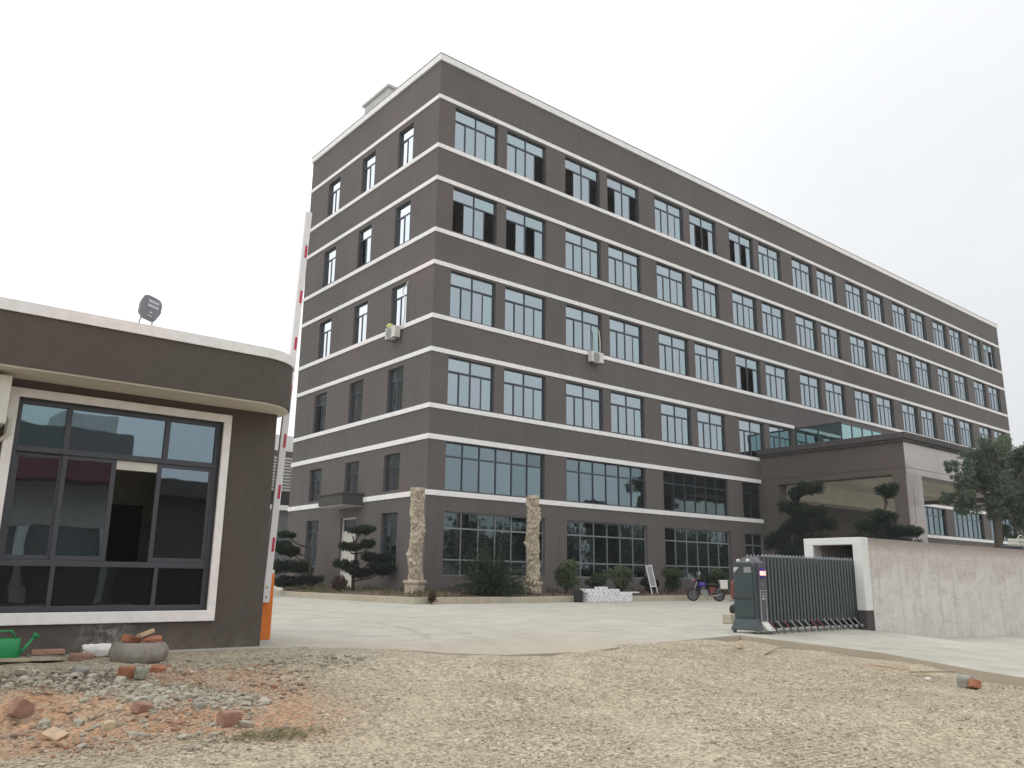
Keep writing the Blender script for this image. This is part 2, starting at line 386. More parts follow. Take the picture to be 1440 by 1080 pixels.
def blob_points(blobs, n, rng, shell=.45):
    """points through ellipsoids (cx,cy,cz,rx,ry,rz), denser to the surface, lumpy outline"""
    w = np.array([b[3]*b[4]+b[4]*b[5]+b[3]*b[5] for b in blobs]); w /= w.sum()
    idx = rng.choice(len(blobs), n, p=w); B = np.array(blobs)[idx]
    d = rng.normal(size=(n, 3)); d /= np.linalg.norm(d, axis=1, keepdims=True)
    lump = 1+.16*np.sin(d[:, :1]*7+idx[:, None])*np.cos(d[:, 1:2]*6+idx[:, None]*2)+.12*np.sin(d[:, 2:]*9+idx[:, None]*3)
    r = rng.uniform(0, 1, (n, 1))**shell*lump
    return B[:, :3]+d*r*B[:, 3:], d

# ------------------------------------------------------------------ setting: yard, apron, dirt road
edge = [(-60, -15.95), (-16, -15.95), (-12.73, -15.95), (-12.3, -16.16), (-11.56, -16.84), (-11.4, -17.5), (-11.0, -18.0), (-10.04, -18.15), (-8.84, -17.8), (-7.4, -17.55), (-6.18, -17.36)]
def resample(pl, step):
    out = []
    for (a, b) in zip(pl[:-1], pl[1:]):
        n = max(1, int(math.hypot(b[0]-a[0], b[1]-a[1])/step))
        out += [(a[0]+(b[0]-a[0])*i/n, a[1]+(b[1]-a[1])*i/n) for i in range(n)]
    return out+[pl[-1]]
ed = resample(edge, .4)
yard = MB(); dust = []
rows = [0, .25, .6, 1.1, 1.8, 2.8, 4.2, 6, 9, 14, 24, 60, 300]
k = len(ed)
for j, t in enumerate(rows):
    for (x, y) in ed:
        yy = y+t if t < 9 else -16+t
        yard.v.append((x, yy, 0))
        cx = max(0, 1-abs(x+10.2)/2.6) if x > -16 else 0
        dust.append(max(0, 1-t/2.9)**1.0*min(1, cx*2.2) if t < 2.9 else 0)
for j in range(len(rows)-1):
    for i in range(k-1): yard.f.append((j*k+i, j*k+i+1, (j+1)*k+i+1, (j+1)*k+i)); yard.mi.append(0)
base = len(yard.v)      # the rest of the yard, right of the gateway
for (x, y) in ((-6.18, -17.2), (260, -17.2), (260, 284), (-6.18, 284)): yard.v.append((x, y, 0)); dust.append(0)
yard.f.append((base, base+1, base+2, base+3)); yard.mi.append(0)
base = len(yard.v)      # the slab's front side, 15 cm thick
for (x, y) in ed: yard.v += [(x, y, 0), (x, y, -.3)]; dust += [.5, .9]
for i in range(k-1): yard.f.append((base+2*i+1, base+2*i+3, base+2*i+2, base+2*i)); yard.mi.append(0)
yo = yard.build('yard_pavement', M['slab'], raw=True); tag(yo, kind='structure')
def vattr(me, name, vals):
    a = me.attributes.new(name, 'FLOAT', 'POINT'); a.data.foreach_set('value', np.asarray(vals, dtype=np.float32))
vattr(yo.data, 'dust', dust)
def sm(t): t = max(0, min(1, t)); return t*t*(3-2*t)
def z_apron(x, y):
    zw = -.2*sm((x+2.8)/1.5)-.12*max(0, min(1, (x+1.5)/5.5))
    t = max(0, min(1, (-17.25-y)/3.7))
    far = -.2-.02*max(0, min(10, x+6))
    return zw*(1-t)+far*t-.03*max(0, -21-y)
aedge = [(-6.18, -17.2), (-6.12, -18.2), (-6.0, -19.35), (-6.35, -20.3), (-6.63, -21.17), (-7.0, -22.6), (-7.3, -24.0), (-7.3, -30)]
ae = resample(aedge, .35)
ap = MB(); nx = 40; ad = []
for (x0, y0) in ae:
    for i in range(nx+1):
        x = x0+(i/nx)**1.8*(40-x0); ap.v.append((x, y0, z_apron(x, y0)+.004)); ad.append(.0)
for j in range(len(ae)-1):
    for i in range(nx): a = j*(nx+1)+i; ap.f.append((a, a+nx+1, a+nx+2, a+1)); ap.mi.append(0)
base = len(ap.v)
for (x, y) in ae:
    z = z_apron(x, y)+.004; ap.v += [(x, y, z), (x-.01, y, z-.45)]; ad += [.9, 1]
for j in range(len(ae)-1): ap.f.append((base+2*j, base+2*j+1, base+2*j+3, base+2*j+2)); ap.mi.append(0)
ao = ap.build('gateway_pavement', M['slab'], raw=True); tag(ao, kind='structure'); vattr(ao.data, 'dust', ad)

# dirt road: heights from control points, then lumps
ctrl = [(-12.7, -16.0, -.0), (-12.3, -16.2, .0), (-11.56, -16.84, .004), (-11.4, -17.5, .008), (-11.0, -18.0, .008), (-10.04, -18.15, .014), (-8.84, -17.8, .014), (-7.6, -17.6, .0), (-6.3, -17.5, -.07),
        (-6.15, -18.3, -.14), (-6.05, -19.35, -.19), (-6.7, -21.17, -.29), (-7.4, -24, -.45), (-7.4, -28, -.5),
        (-15.2, -15.8, .0), (-14.2, -15.8, .0), (-13.4, -15.85, -.0), (-16.5, -15.8, .0), (-15.5, -16.4, -.015), (-14.7, -16.6, -.02), (-13.6, -16.6, -.04), (-12.8, -16.8, -.04),
        (-15.4, -18.5, -.30), (-13.3, -20.8, -.36), (-11, -22.6, -.42), (-14.5, -17.6, -.14), (-13.4, -18.2, -.14), (-12.2, -18.9, -.14), (-12, -20, -.27), (-9.5, -20, -.2), (-8, -19, -.17),
        (-18, -24, -.5), (-16, -28, -.5), (-20, -18, -.3), (-24, -20, -.5), (-24, -16, -.1), (-12, -27, -.5), (-9, -26, -.5), (-10, -19, -.08), (-28, -28, -.5), (-28, -22, -.5), (-15.2, -17.2, -.09), (-14.2, -18.9, -.24)]
cp = np.array(ctrl)
def z_base(x, y):
    d2 = (np.asarray(x)[..., None]-cp[:, 0])**2+(np.asarray(y)[..., None]-cp[:, 1])**2
    w = 1/(d2+.05)**1.6
    return (w*cp[:, 2]).sum(-1)/w.sum(-1)
def bumpv(x, y, cx, cy, rx, ry): return np.exp(-(((x-cx)/rx)**2+((y-cy)/ry)**2))
def gpt(px, py, z): p = at_z(px, py, z); return p.x, p.y
mounds = []
for px, py, z, r, h in ((60, 958, -.06, .42, .06), (15, 950, -.05, .35, .05), (215, 985, -.14, .42, .07), (315, 985, -.14, .32, .05), (110, 985, -.12, .3, .04), (200, 955, -.06, .3, .03), (30, 1000, -.18, .3, .06)):
    x, y = gpt(px, py, z); mounds.append((x, y, r, h))
def z_dirt(x, y):
    x = np.asarray(x, float); y = np.asarray(y, float)
    z = z_base(x, y)
    for (mx, my, r, h) in mounds: z = z+h*bumpv(x, y, mx, my, r, r)
    return z
def fbm(x, y, s, o=4):
    return mnoise.fractal(Vector((x*s, y*s, 3.3)), 1.0, 2.0, o)
xs = np.concatenate([np.linspace(-30, -18, 40)[:-1], np.arange(-18, -5.3, .045)])
ys = np.concatenate([np.linspace(-32, -24.5, 30)[:-1], np.arange(-24.5, -15.44, .045)])
X, Y = np.meshgrid(xs, ys); Zd = z_dirt(X, Y)
amp = np.clip(.3+.7*(-14-X)/2, .25, 1)
NZ = np.array([[fbm(x, y, 1.6, 5)*.028+fbm(x+9, y, 7, 3)*.012 for x in xs] for y in ys])
def edge_side(x):   # y of the slab edge at x
    return np.interp(x, [e[0] for e in edge], [e[1] for e in edge])
inside = Y-edge_side(X)
Zd = Zd+NZ*amp*(inside < .0)+NZ*.55*(inside >= 0)-np.clip(inside, 0, 3)*.055*(X > -12.4)-np.clip(inside, 0, 3)*2*(X <= -12.4)-np.clip(inside-.9, 0, 3)*.5
Zd = np.where(X > -6.0, np.minimum(Zd, -.5), Zd)
ny_, nx_ = X.shape
V = np.stack([X, Y, Zd], -1).reshape(-1, 3)
ii = np.arange(ny_*nx_).reshape(ny_, nx_)
F = np.stack([ii[:-1, :-1], ii[:-1, 1:], ii[1:, 1:], ii[1:, :-1]], -1).reshape(-1, 4)
dme = np_mesh('dirt_road', V, F, M['dirt'], True)
xf, yf = V[:, 0], V[:, 1]
bd = np.zeros(len(V)); ds = np.zeros(len(V)); tk = np.zeros(len(V))
for px, py, z, r in ((60, 1010, -.2, .55), (30, 1000, -.2, .4), (245, 945, -.05, .26), (300, 1015, -.2, .45), (200, 1000, -.15, .35), (380, 960, -.08, .35), (420, 985, -.12, .35), (350, 940, -.05, .3), (10, 1040, -.25, .5), (1245, 945, -.24, .25), (420, 1010, -.16, .3)):
    x, y = gpt(px, py, z); bd += bumpv(xf, yf, x, y, r, r)
for px, py, z, r in ((30, 960, -.06, .38), (90, 960, -.06, .35), (150, 950, -.05, .25), (260, 955, -.05, .2)):
    x, y = gpt(px, py, z); ds += 2.0*bumpv(xf, yf, x, y, r, r*.8)
for px0, py0, px1, py1, r in ((640, 915, 560, 1080, .34), (750, 915, 960, 1080, .30), (850, 915, 1440, 1060, .34), (720, 925, 1440, 1000, .2), (60, 1065, 500, 1072, .28)):
    a = gpt(px0, py0, -.02); b = gpt(px1, py1, -.36)
    dx, dy = b[0]-a[0], b[1]-a[1]; L = dx*dx+dy*dy
    t = np.clip(((xf-a[0])*dx+(yf-a[1])*dy)/L, 0, 1); d = np.hypot(xf-a[0]-t*dx, yf-a[1]-t*dy)
    tk += np.exp(-(d/r)**2)
vattr(dme, 'brickdust', np.clip(bd, 0, 1)); vattr(dme, 'darksoil', np.clip(ds, 0, 1)); vattr(dme, 'track', np.clip(tk, 0, 1)*.75)
V[:, 2] -= .022*np.clip(tk, 0, 1); Zd = V[:, 2].reshape(ny_, nx_); dme.vertices.foreach_set('co', V.astype(np.float32).ravel()); dme.update()
tag(link('dirt_road', dme), kind='structure')
go = MB(); go.quad((-265, -265, -.56), (265, -265, -.56), (265, 290, -.56), (-265, 290, -.56)); go.build('ground', M['dirt'], raw=True)['kind'] = 'structure'
from bisect import bisect
xsl, ysl = list(xs), list(ys)
def zd1(x, y):
    i = min(max(bisect(xsl, x)-1, 0), nx_-2); j = min(max(bisect(ysl, y)-1, 0), ny_-2)
    return float(Zd[j, i])
def on_dirt(px, py):
    """where the view ray through a pixel meets the dirt"""
    z = -.1
    for _ in range(8):
        p = at_z(px, py, z); z = .5*z+.5*zd1(p.x, p.y)
    p = at_z(px, py, z); return Vector((p.x, p.y, zd1(p.x, p.y)))

# pebbles: real stones lying on the dirt
ICO = None
def stones(name, pos, size, mat, rng, flat=.65):
    global ICO
    if ICO is None:
        bm = bmesh.new(); bmesh.ops.create_icosphere(bm, subdivisions=1, radius=1); bm.verts.ensure_lookup_table()
        ICO = (np.array([v.co[:] for v in bm.verts]), np.array([[v.index for v in f.verts] for f in bm.faces])); bm.free()
    iv, ifc = ICO; n = len(pos)
    sc = size[:, None, None]*rng.uniform(.55, 1.25, (n, 1, 3)); sc[:, :, 2] *= flat
    v = iv[None]*(1+rng.uniform(-.28, .28, (n, len(iv), 1)))*sc
    th = rng.uniform(0, 2*PI, n); c, s_ = np.cos(th)[:, None], np.sin(th)[:, None]
    x, y = v[..., 0]*c-v[..., 1]*s_, v[..., 0]*s_+v[..., 1]*c
    tl = rng.uniform(-.5, .5, (n, 1)); z = v[..., 2]+x*tl*.5
    v = np.stack([x, y, z], -1)+pos[:, None]
    f = (ifc[None]+(np.arange(n)*len(iv))[:, None, None]).reshape(-1, 3)
    return np_mesh(name, v.reshape(-1, 3), f, mat)
zs_interp_x, zs_interp_y = xs, ys
def zfield(x, y):
    i = np.clip(np.searchsorted(xs, x)-1, 0, nx_-2); j = np.clip(np.searchsorted(ys, y)-1, 0, ny_-2); return Zd[j, i]
def scatter(n, maxd, rng):
    """uniform over the picture, so dense near the road's near side"""
    px = rng.uniform(-160, 1600, n*2); py = rng.uniform(900, 1190, n*2)
    fx = np.array(fwd[:]); rx = np.array(cr[:]); ux = np.array(cu[:])
    d = (px[:, None]-720)/FPX*rx-(py[:, None]-540)/FPX*ux+fx
    z = np.full(len(px), -.2)
    for _ in range(7):
        t = (z-CAM.z)/d[:, 2]; x = CAM.x+d[:, 0]*t; y = CAM.y+d[:, 1]*t
        z = .5*z+.5*zfield(x, y)
    ok = (t > 0) & (np.hypot(x-CAM.x, y-CAM.y) < maxd) & (x > -17.5) & (x < -6.1) & (y < edge_side(x)+.10+np.where((x > -12.2) & (x < -7), rng.exponential(.16, len(x)), 0)) & (y > -24.4)
    return x[ok], y[ok], py[ok], px[ok]
x, y, py_, px_ = scatter(120000, 11, nrng)
bare = np.zeros(len(x))
for px0, py0, px1, py1, r in ((640, 915, 560, 1080, .42), (760, 915, 1000, 1080, .36), (850, 915, 1440, 1075, .3), (60, 1065, 500, 1072, .24)):
    a = gpt(px0, py0, -.02); b = gpt(px1, py1, -.36)
    dx, dy = b[0]-a[0], b[1]-a[1]; L = dx*dx+dy*dy
    t = np.clip(((x-a[0])*dx+(y-a[1])*dy)/L, 0, 1); bare += np.exp(-(np.hypot(x-a[0]-t*dx, y-a[1]-t*dy)/r)**2)
pn = np.array([fbm(a*1.0, b*1.0, 1.3, 3) for a, b in zip(x, y)])
keep = (nrng.uniform(0, 1, len(x)) > np.clip(bare*.85, 0, .8)) & (nrng.uniform(-.5, .3, len(x)) < pn+.2)
lp = (px_ < 440)*(py_ > 925)*1.0; keep &= nrng.uniform(0, 1, len(x)) > lp*np.where(py_ > 1045, .8, .72)
x, y = x[keep], y[keep]
size = .0055*nrng.lognormal(0, .45, len(x)); size = np.clip(size, .003, .022)
pos = np.stack([x, y, zfield(x, y)+size*.25], 1)
tag(link('gravel', stones('gravel', pos, size, M['pebble'], nrng)), kind='stuff')
# rubble in front of the guardhouse
def patch(cx, cy, sx, sy, n, rng):
    px = rng.normal(cx, sx, n); py = rng.normal(cy, sy, n); out = []
    for a, b in zip(px, py):
        if b < 922 or b > 1075: continue
        p = on_dirt(a, b); out.append((p.x, p.y))
    return out
for nm, mat, lst, s0, s1 in (
        ('brick_rubble', 'rubble', [(55, 1000, 55, 16, 700), (235, 950, 26, 9, 380), (255, 1000, 30, 9, 420), (200, 1015, 70, 10, 420), (330, 955, 40, 10, 260), (390, 965, 34, 10, 260), (100, 1050, 60, 8, 300), (200, 985, 120, 26, 500)], .0075, .6),
        ('stone_rubble', 'greyrubble', [(205, 978, 26, 7, 620), (235, 985, 22, 6, 420), (312, 985, 24, 6, 520), (345, 990, 16, 5, 200), (60, 952, 60, 10, 600), (150, 970, 34, 8, 380), (300, 935, 110, 10, 700), (410, 925, 60, 9, 450), (200, 1025, 120, 14, 350)], .0105, .62)):
    P2 = [q for p in lst for q in patch(*p, nrng)]
    P2 = np.array(P2); size = np.clip(s0*nrng.lognormal(0, s1, len(P2)), .006, .05)
    pos = np.stack([P2[:, 0], P2[:, 1], zfield(P2[:, 0], P2[:, 1])+size*.3], 1)
    tag(link(nm, stones(nm, pos, size, M[mat], nrng)), kind='stuff')

# ------------------------------------------------------------------ the factory office building
L, D, HR = 55.45, 11.29, 21.44
bld = thing('factory_building', (0, 0, 0), 'long six storey dark brown building with white horizontal bands and blue glass windows', 'building')
BX = [0.79+6.085*k for k in range(9)]
WW, WH, WT = 2.22, 1.88, .54
sills = [17.49, 13.98, 10.45, 7.01]
holes = []          # front openings (x0,x1,z0,z1)
for s in sills:
    for b in BX:
        holes += [(b, b+WW, s, s+WH), (b+2.71, b+2.71+WW, s, s+WH)]
WB = 4.88
CX0, CX1, CY = 20.67, 36.9, -7.52         # the entrance canopy
wide2 = [(b, min(b+WB, CX0-.02)) for b in BX[:4]]+[(b, b+WB) for b in BX[6:]]
wideg = [(b, min(b+WB, CX0-.02)) for b in BX[:4]]+[(b, b+WB) for b in BX[6:]]
for a, b in wide2: holes.append((a, b, 3.85, 5.65))
for a, b in wideg: holes.append((a, b, .82, 3.1))
holes.append((25.2, 32.4, .02, 3.3))      # entrance
lholes = []
LY = [1.88, 4.97, 8.2]
LW = 1.15
for s in sills:
    for y in LY: lholes.append((y, y+LW, s, s+1.76))
for y in LY: lholes.append((y, y+LW, 3.95, 5.36))
lholes += [(1.88, 3.03, 1.2, 3.12), (8.2, 9.35, 1.2, 3.12), (4.97, 6.25, .3, 3.1)]
REV = .17
def wall_sheet(mb, u0, u1, z0, z1, hs, P, rev):
    zc = sorted({z0, z1, *[h[2] for h in hs], *[h[3] for h in hs]})
    for a, b in zip(zc[:-1], zc[1:]):
        m = (a+b)/2
        cut = sorted([(h[0], h[1]) for h in hs if h[2] < m < h[3]])
        u = u0
        for c0, c1 in cut+[(u1, u1)]:
            if c0 > u: mb.quad(P(u, 0, a), P(c0, 0, a), P(c0, 0, b), P(u, 0, b))
            u = max(u, c1)
    for (a, b, c, d) in hs:
        mb.quad(P(a, 0, c), P(a, rev, c), P(a, rev, d), P(a, 0, d)); mb.quad(P(b, 0, c), P(b, rev, c), P(b, rev, d), P(b, 0, d))
        mb.quad(P(a, 0, c), P(b, 0, c), P(b, rev, c), P(a, rev, c)); mb.quad(P(a, 0, d), P(b, 0, d), P(b, rev, d), P(a, rev, d))
w = MB()
wall_sheet(w, 0, L, -.3, HR-.28, holes, lambda u, d, z: (u, d, z), REV+.1)
wall_sheet(w, 0, D, -.3, HR-.28, lholes, lambda u, d, z: (d, u, z), REV+.1)
w.quad((L, 0, -.3), (L, D, -.3), (L, D, HR-.28), (L, 0, HR-.28)); w.quad((0, D, -.3), (L, D, -.3), (L, D, HR-.28), (0, D, HR-.28))
w.build('wall', M['facade'], bld, raw=True)
w = MB()                                  # dark rooms behind the glass
for z in (0, 3.45, 6.6, 10, 13.5, 17, 20.6): w.quad((.35, .35, z), (L-.3, .35, z), (L-.3, D-.2, z), (.35, D-.2, z))
w.quad((3.2, 3.2, 0), (L-.3, 3.2, 0), (L-.3, 3.2, 20.6), (3.2, 3.2, 20.6)); w.quad((3.2, 3.2, 0), (3.2, D-.2, 0), (3.2, D-.2, 20.6), (3.2, 3.2, 20.6))
w.build('interior', M['interior'], bld, raw=True)
w = MB(); w.quad((.1, .1, HR-.6), (L-.1, .1, HR-.6), (L-.1, D-.1, HR-.6), (.1, D-.1, HR-.6)); w.build('roof', M['roof'], bld, raw=True)
def ring(z0, z1, e, t=.3):
    m = MB(); m.box(-e, L+e, -e, t, z0, z1); m.box(-e, L+e, D-t, D+e, z0, z1); m.box(-e, t, t, D-t, z0, z1); m.box(L-t, L+e, t, D-t, z0, z1); return m
cp_ = ring(HR-.28, HR, .07); cp_.build('parapet_coping', M['trim'], bld, bevel=.015)
m = ring(HR+.001, HR+.035, .085, .05); m.build('flashing', M['alu'], bld)
BT = .17
def band(x0, x1, y0, y1, z, h):
    m = MB(); m.box(x0, x1, y0, y1, z-h, z); m.build('trim_band', M['trim'], bld)
for z in (19.64, 17.48, 16.08, 13.91, 12.58, 10.44, 9.14, 7.0, 5.86, 3.83):
    e = .035; h = BT+(.02 if z < 6 else 0)
    stop = CX0 if z < 7.1 else (24.15 if z == 9.14 else None)
    m = MB(); yb = 4.45 if z == 3.83 else D          # the band turns the corner in one piece
    xe = stop if stop else L+e
    pl = [(-e, yb), (-e, -e), (xe, -e), (xe, -.001), (-.001, -.001), (-.001, yb)]
    m.prism(pl, z-h, z); m.build('trim_band', M['trim'], bld)
    if z == 3.83: band(-e, -.001, 6.46, D, z, h)
    if stop: band(CX1 if z < 7.1 else 28.7, L+e, -e, -.001, z, h)
# windows: local x along the wall, local y into the wall
def win4(opened):
    f = MB(); g = MB(); t = .045
    f.box(0, WW, 0, .07, 0, t); f.box(0, WW, 0, .07, WH-t, WH); f.box(0, t, 0, .07, t, WH-t); f.box(WW-t, WW, 0, .07, t, WH-t)
    zt = WH-WT; f.box(t, WW-t, -.004, .066, zt-.025, zt+.025)
    f.box(WW/2-.03, WW/2+.03, -.002, .07, t, zt-.025); f.box(WW/2-.025, WW/2+.025, -.002, .07, zt+.025, WH-t)
    q = (WW-2*t)/4
    for i in range(4):
        x0 = t+q*i+.001; x1 = x0+q-.002; dy = .022 if i in (1, 2) else .036
        if i in opened: continue
        f.box(x0, x0+.03, dy-.015, dy+.012, t+.001, zt-.026); f.box(x1-.03, x1, dy-.015, dy+.012, t+.001, zt-.026)
        f.box(x0+.03, x1-.03, dy-.015, dy+.012, t+.001, t+.04); f.box(x0+.03, x1-.03, dy-.015, dy+.012, zt-.06, zt-.026)
        g.quad((x0+.03, dy, t+.04), (x1-.03, dy, t+.04), (x1-.03, dy, zt-.06), (x0+.03, dy, zt-.06))
    for a, b in ((t, WW/2-.025), (WW/2+.025, WW-t)): g.quad((a, .03, zt+.025), (b, .03, zt+.025), (b, .03, WH-t), (a, .03, WH-t))
    return f.mesh('window', M['frame']), g
def pane_mesh(g, mat):
    me = bpy.data.meshes.new('pane'); me.from_pydata(g.v, [], g.f); me.materials.append(mat); return me
W4 = {}
def window4(x, z, opened):
    kk = tuple(sorted(opened))
    if kk not in W4: fm, g = win4(kk); W4[kk] = (fm, pane_mesh(g, M['glass']))
    f = link('window', W4[kk][0], bld, (x, REV-.07, z)); link('pane', W4[kk][1], f)
OPEN = {(0, 1): (3,), (0, 2): (0, 3), (0, 3): (0, 3), (0, 5): (1, 2), (0, 6): (0, 2), (1, 0): (0, 3), (1, 1): (0, 2), (2, 6): (1, 2), (0, 17): (2,), (3, 12): (1,)}
for r_, s in enumerate(sills):
    for k_ in range(18):
        window4(BX[k_//2]+(2.71 if k_ % 2 else 0), s, OPEN.get((r_, k_), ()))
def wide_window(x0, x1, z0, z1, transom, rail, fm, gm, cols):
    W = x1-x0; H = z1-z0; f = MB(); g = MB(); t = .045
    f.box(0, W, 0, .08, 0, t); f.box(0, W, 0, .08, H-t, H); f.box(0, t, 0, .08, t, H-t); f.box(W-t, W, 0, .08, t, H-t)
    zs_ = [t]
    for zz in ([rail-z0] if rail else [])+[transom-z0]:
        f.box(t, W-t, -.004, .074, zz-.028, zz+.028); zs_ += [zz-.028, zz+.028]
    zs_.append(H-t); q = (W-2*t)/cols
    for i in range(cols):
        a = t+q*i; b = a+q
        if i: a += .018
        if i < cols-1: b -= .018
        for j in range(0, len(zs_), 2):
            g.quad((a, .04, zs_[j]), (b, .04, zs_[j]), (b, .04, zs_[j+1]), (a, .04, zs_[j+1]))
            if i < cols-1: f.box(b, b+.036, .001, .07, zs_[j], zs_[j+1])
    o = f.build('wide_window', fm, bld, (x0, REV-.07, z0)); link('pane', pane_mesh(g, gm), o)
for i, (a, b) in enumerate(wide2): wide_window(a, b, 3.85, 5.65, 5.12, None, M['frame'], M['glassbig'] if i not in (2, 3) else M['glassdark'], 6 if b-a > 4 else 2)  # bays next to the canopy: its dark reflection is put into the tint
for i, (a, b) in enumerate(wideg): wide_window(a, b, .82, 3.1, 2.51, 1.39, M['alu'], M['glassdark'], 6 if b-a > 4 else 2)
def side_window(y, z, h, gm, opened=False):
    f = MB(); g = MB(); t = .045; zt = h-.5
    f.box(0, .07, 0, LW, 0, t); f.box(0, .07, 0, LW, h-t, h); f.box(0, .07, 0, t, t, h-t); f.box(0, .07, LW-t, LW, t, h-t)
    f.box(-.004, .066, t, LW-t, zt-.025, zt+.025); f.box(-.002, .07, LW/2-.03, LW/2+.03, t, zt-.025)
    g.quad((.03, t, zt+.025), (.03, LW-t, zt+.025), (.03, LW-t, h-t), (.03, t, h-t))
    g.quad((.02, t, t), (.02, LW/2-.03, t), (.02, LW/2-.03, zt-.025), (.02, t, zt-.025))
    if not opened: g.quad((.04, LW/2+.03, t), (.04, LW-t, t), (.04, LW-t, zt-.025), (.04, LW/2+.03, zt-.025))
    o = f.build('side_window', M['frame'], bld, (REV-.07, y, z)); link('pane', pane_mesh(g, gm), o)
for r_, s in enumerate(sills):
    for i, y in enumerate(LY): side_window(y, s, 1.76, M['glass'] if r_ < 3 else M['glassdark'], (r_, i) in ((1, 1), (3, 2)))  # lower rows tinted darker, a dark reflection put into the glass colour
for y in LY: side_window(y, 3.95, 1.41, M['glassdark'])
for y in (1.88, 8.2): side_window(y, 1.2, 1.92, M['glassdark'])
# side door with transom and its little concrete canopy
m = MB(); m.box(.10, .16, 4.97, 5.03, .3, 3.1); m.box(.10, .16, 6.19, 6.25, .3, 3.1); m.box(.10, .16, 5.03, 6.19, 3.03, 3.1); m.box(.10, .16, 5.03, 6.19, 2.5, 2.56)
d = m.build('side_door', M['plastic_white'], bld)
m = MB(); m.box(.115, .145, 5.03, 6.19, .3, 2.5)
for y0, y1, z0, z1 in ((5.1, 5.57, .45, 1.25), (5.65, 6.12, .45, 1.25), (5.1, 5.57, 1.4, 2.35), (5.65, 6.12, 1.4, 2.35)): m.box(.105, .115, y0, y1, z0, z1)
m.build('door_leaf', M['plastic_white'], d)
m = MB(); m.quad((.13, 5.03, 2.56), (.13, 6.19, 2.56), (.13, 6.19, 3.03), (.13, 5.03, 3.03)); m.build('pane', M['glassdark'], d, raw=True)
m = MB(); m.tube([(.06, 5.7, 1.3), (.06, 5.7, 1.5)], .012, 8); m.tube([(.06, 5.7, 1.4), (.12, 5.7, 1.4)], .01, 6); m.build('handle', M['steel'], d)
m = MB(); m.box(-.95, -.001, 4.45, 6.45, 3.52, 3.92); m.box(-.99, -.001, 4.41, 6.49, 3.92, 3.99)
dc = m.build('door_canopy', M['stone_dark'], bld, bevel=.01)
m = MB(); m.box(-.88, -.02, 4.52, 6.38, 3.47, 3.519); m.build('canopy_soffit', M['bulk'], dc)
m = MB(); m.box(-.9, 0, 4.75, 6.45, 0, .3); m.build('door_step', M['kerb'], bld, bevel=.01)
# stair bulkhead on the roof
m = MB(); m.box(.5, 2.6, 4.97, 7.16, HR-.6, 22.6); m.box(.4, 2.7, 4.87, 7.26, 22.6, 22.72); m.build('roof_bulkhead', M['bulk'], bld, bevel=.01)

# entrance canopy
m = MB()
m.box(CX0+.03, CX1-.03, CY, CY+.35, 5.84, 7.0)
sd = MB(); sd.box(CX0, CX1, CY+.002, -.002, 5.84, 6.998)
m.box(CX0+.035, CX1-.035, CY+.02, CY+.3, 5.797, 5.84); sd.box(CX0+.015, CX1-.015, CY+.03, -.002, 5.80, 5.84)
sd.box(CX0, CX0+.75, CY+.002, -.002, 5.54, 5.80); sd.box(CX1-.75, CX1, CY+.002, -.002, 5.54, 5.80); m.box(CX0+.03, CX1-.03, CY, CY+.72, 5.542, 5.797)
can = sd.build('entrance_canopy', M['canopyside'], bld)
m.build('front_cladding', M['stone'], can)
m = MB(); m.box(CX0-.12, CX1+.12, CY-.12, -.002, 7.0, 7.12); m.box(CX0-.2, CX1+.2, CY-.2, -.002, 7.12, 7.4); m.build('coping', M['stone_dark'], can, bevel=.015)
m = MB(); m.box(CX0+.752, CX1-.752, CY+.752, -.003, 5.70, 5.79); m.box(CX0+.752, CX1-.752, -4.15, -3.75, 5.45, 5.699)
m.box(CX0+.752, CX1-.752, -1.2, -.05, 4.85, 5.699); m.build('ceiling', M['soffit'], can)
for x in (CX0+.003, CX1-1.543):
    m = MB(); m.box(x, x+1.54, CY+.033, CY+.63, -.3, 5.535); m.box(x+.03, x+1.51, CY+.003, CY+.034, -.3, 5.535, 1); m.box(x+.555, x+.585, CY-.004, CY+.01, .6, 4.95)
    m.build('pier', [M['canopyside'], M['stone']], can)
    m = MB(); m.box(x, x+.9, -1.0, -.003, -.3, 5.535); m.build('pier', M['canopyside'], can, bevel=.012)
m = MB()
for x in (25.2, 27.55, 29.9, 32.25): m.box(x, x+.15, .05, .2, .02, 3.3)
m.box(25.35, 32.25, .06, .19, 3.0, 3.3)
en = m.build('entrance_door', M['redpaint'], bld)
m = MB()
for x in (25.35, 27.7, 30.05): m.quad((x, .12, .05), (x+2.2, .12, .05), (x+2.2, .12, 3.0), (x, .12, 3.0))
m.build('pane', M['glassdark'], en, raw=True)
for x in (23.4, 33.2):
    m = MB(); m.box(x, x+1.0, -.45, -.003, 0, 4.85); m.build('entrance_pilaster', M['stone_dark'], bld, bevel=.01)
# glazed box on the canopy roof
m = MB(); gx0, gx1, gy = 24.2, 28.65, -2.72
for (x, y) in ((gx0, gy), (gx0+1.1, gy), (gx0+2.2, gy), (gx0+3.3, gy), (gx1, gy), (gx0, -1.4), (gx0, -.05), (gx1, -.05)): m.box(x-.03, x+.03, y-.03, y+.03, 7.4, 8.92)
m.box(gx0-.05, gx1+.05, gy-.05, gy+.05, 8.92, 9.0); m.box(gx0-.05, gx0+.05, gy+.05, -.03, 8.92, 9.0); m.box(gx1-.05, gx1+.05, gy+.05, -.03, 8.92, 9.0)
gb = m.build('glazed_lantern', M['frame'], bld)
m = MB()
for i in range(4):
    a = gx0+.03+i*1.1; m.quad((a, gy, 7.42), (a+1.04, gy, 7.42), (a+1.04, gy, 8.92), (a, gy, 8.92))
for y in (gy+.03, -1.37): m.quad((gx0, y, 7.42), (gx0, y+1.27, 7.42), (gx0, y+1.27, 8.92), (gx0, y, 8.92))
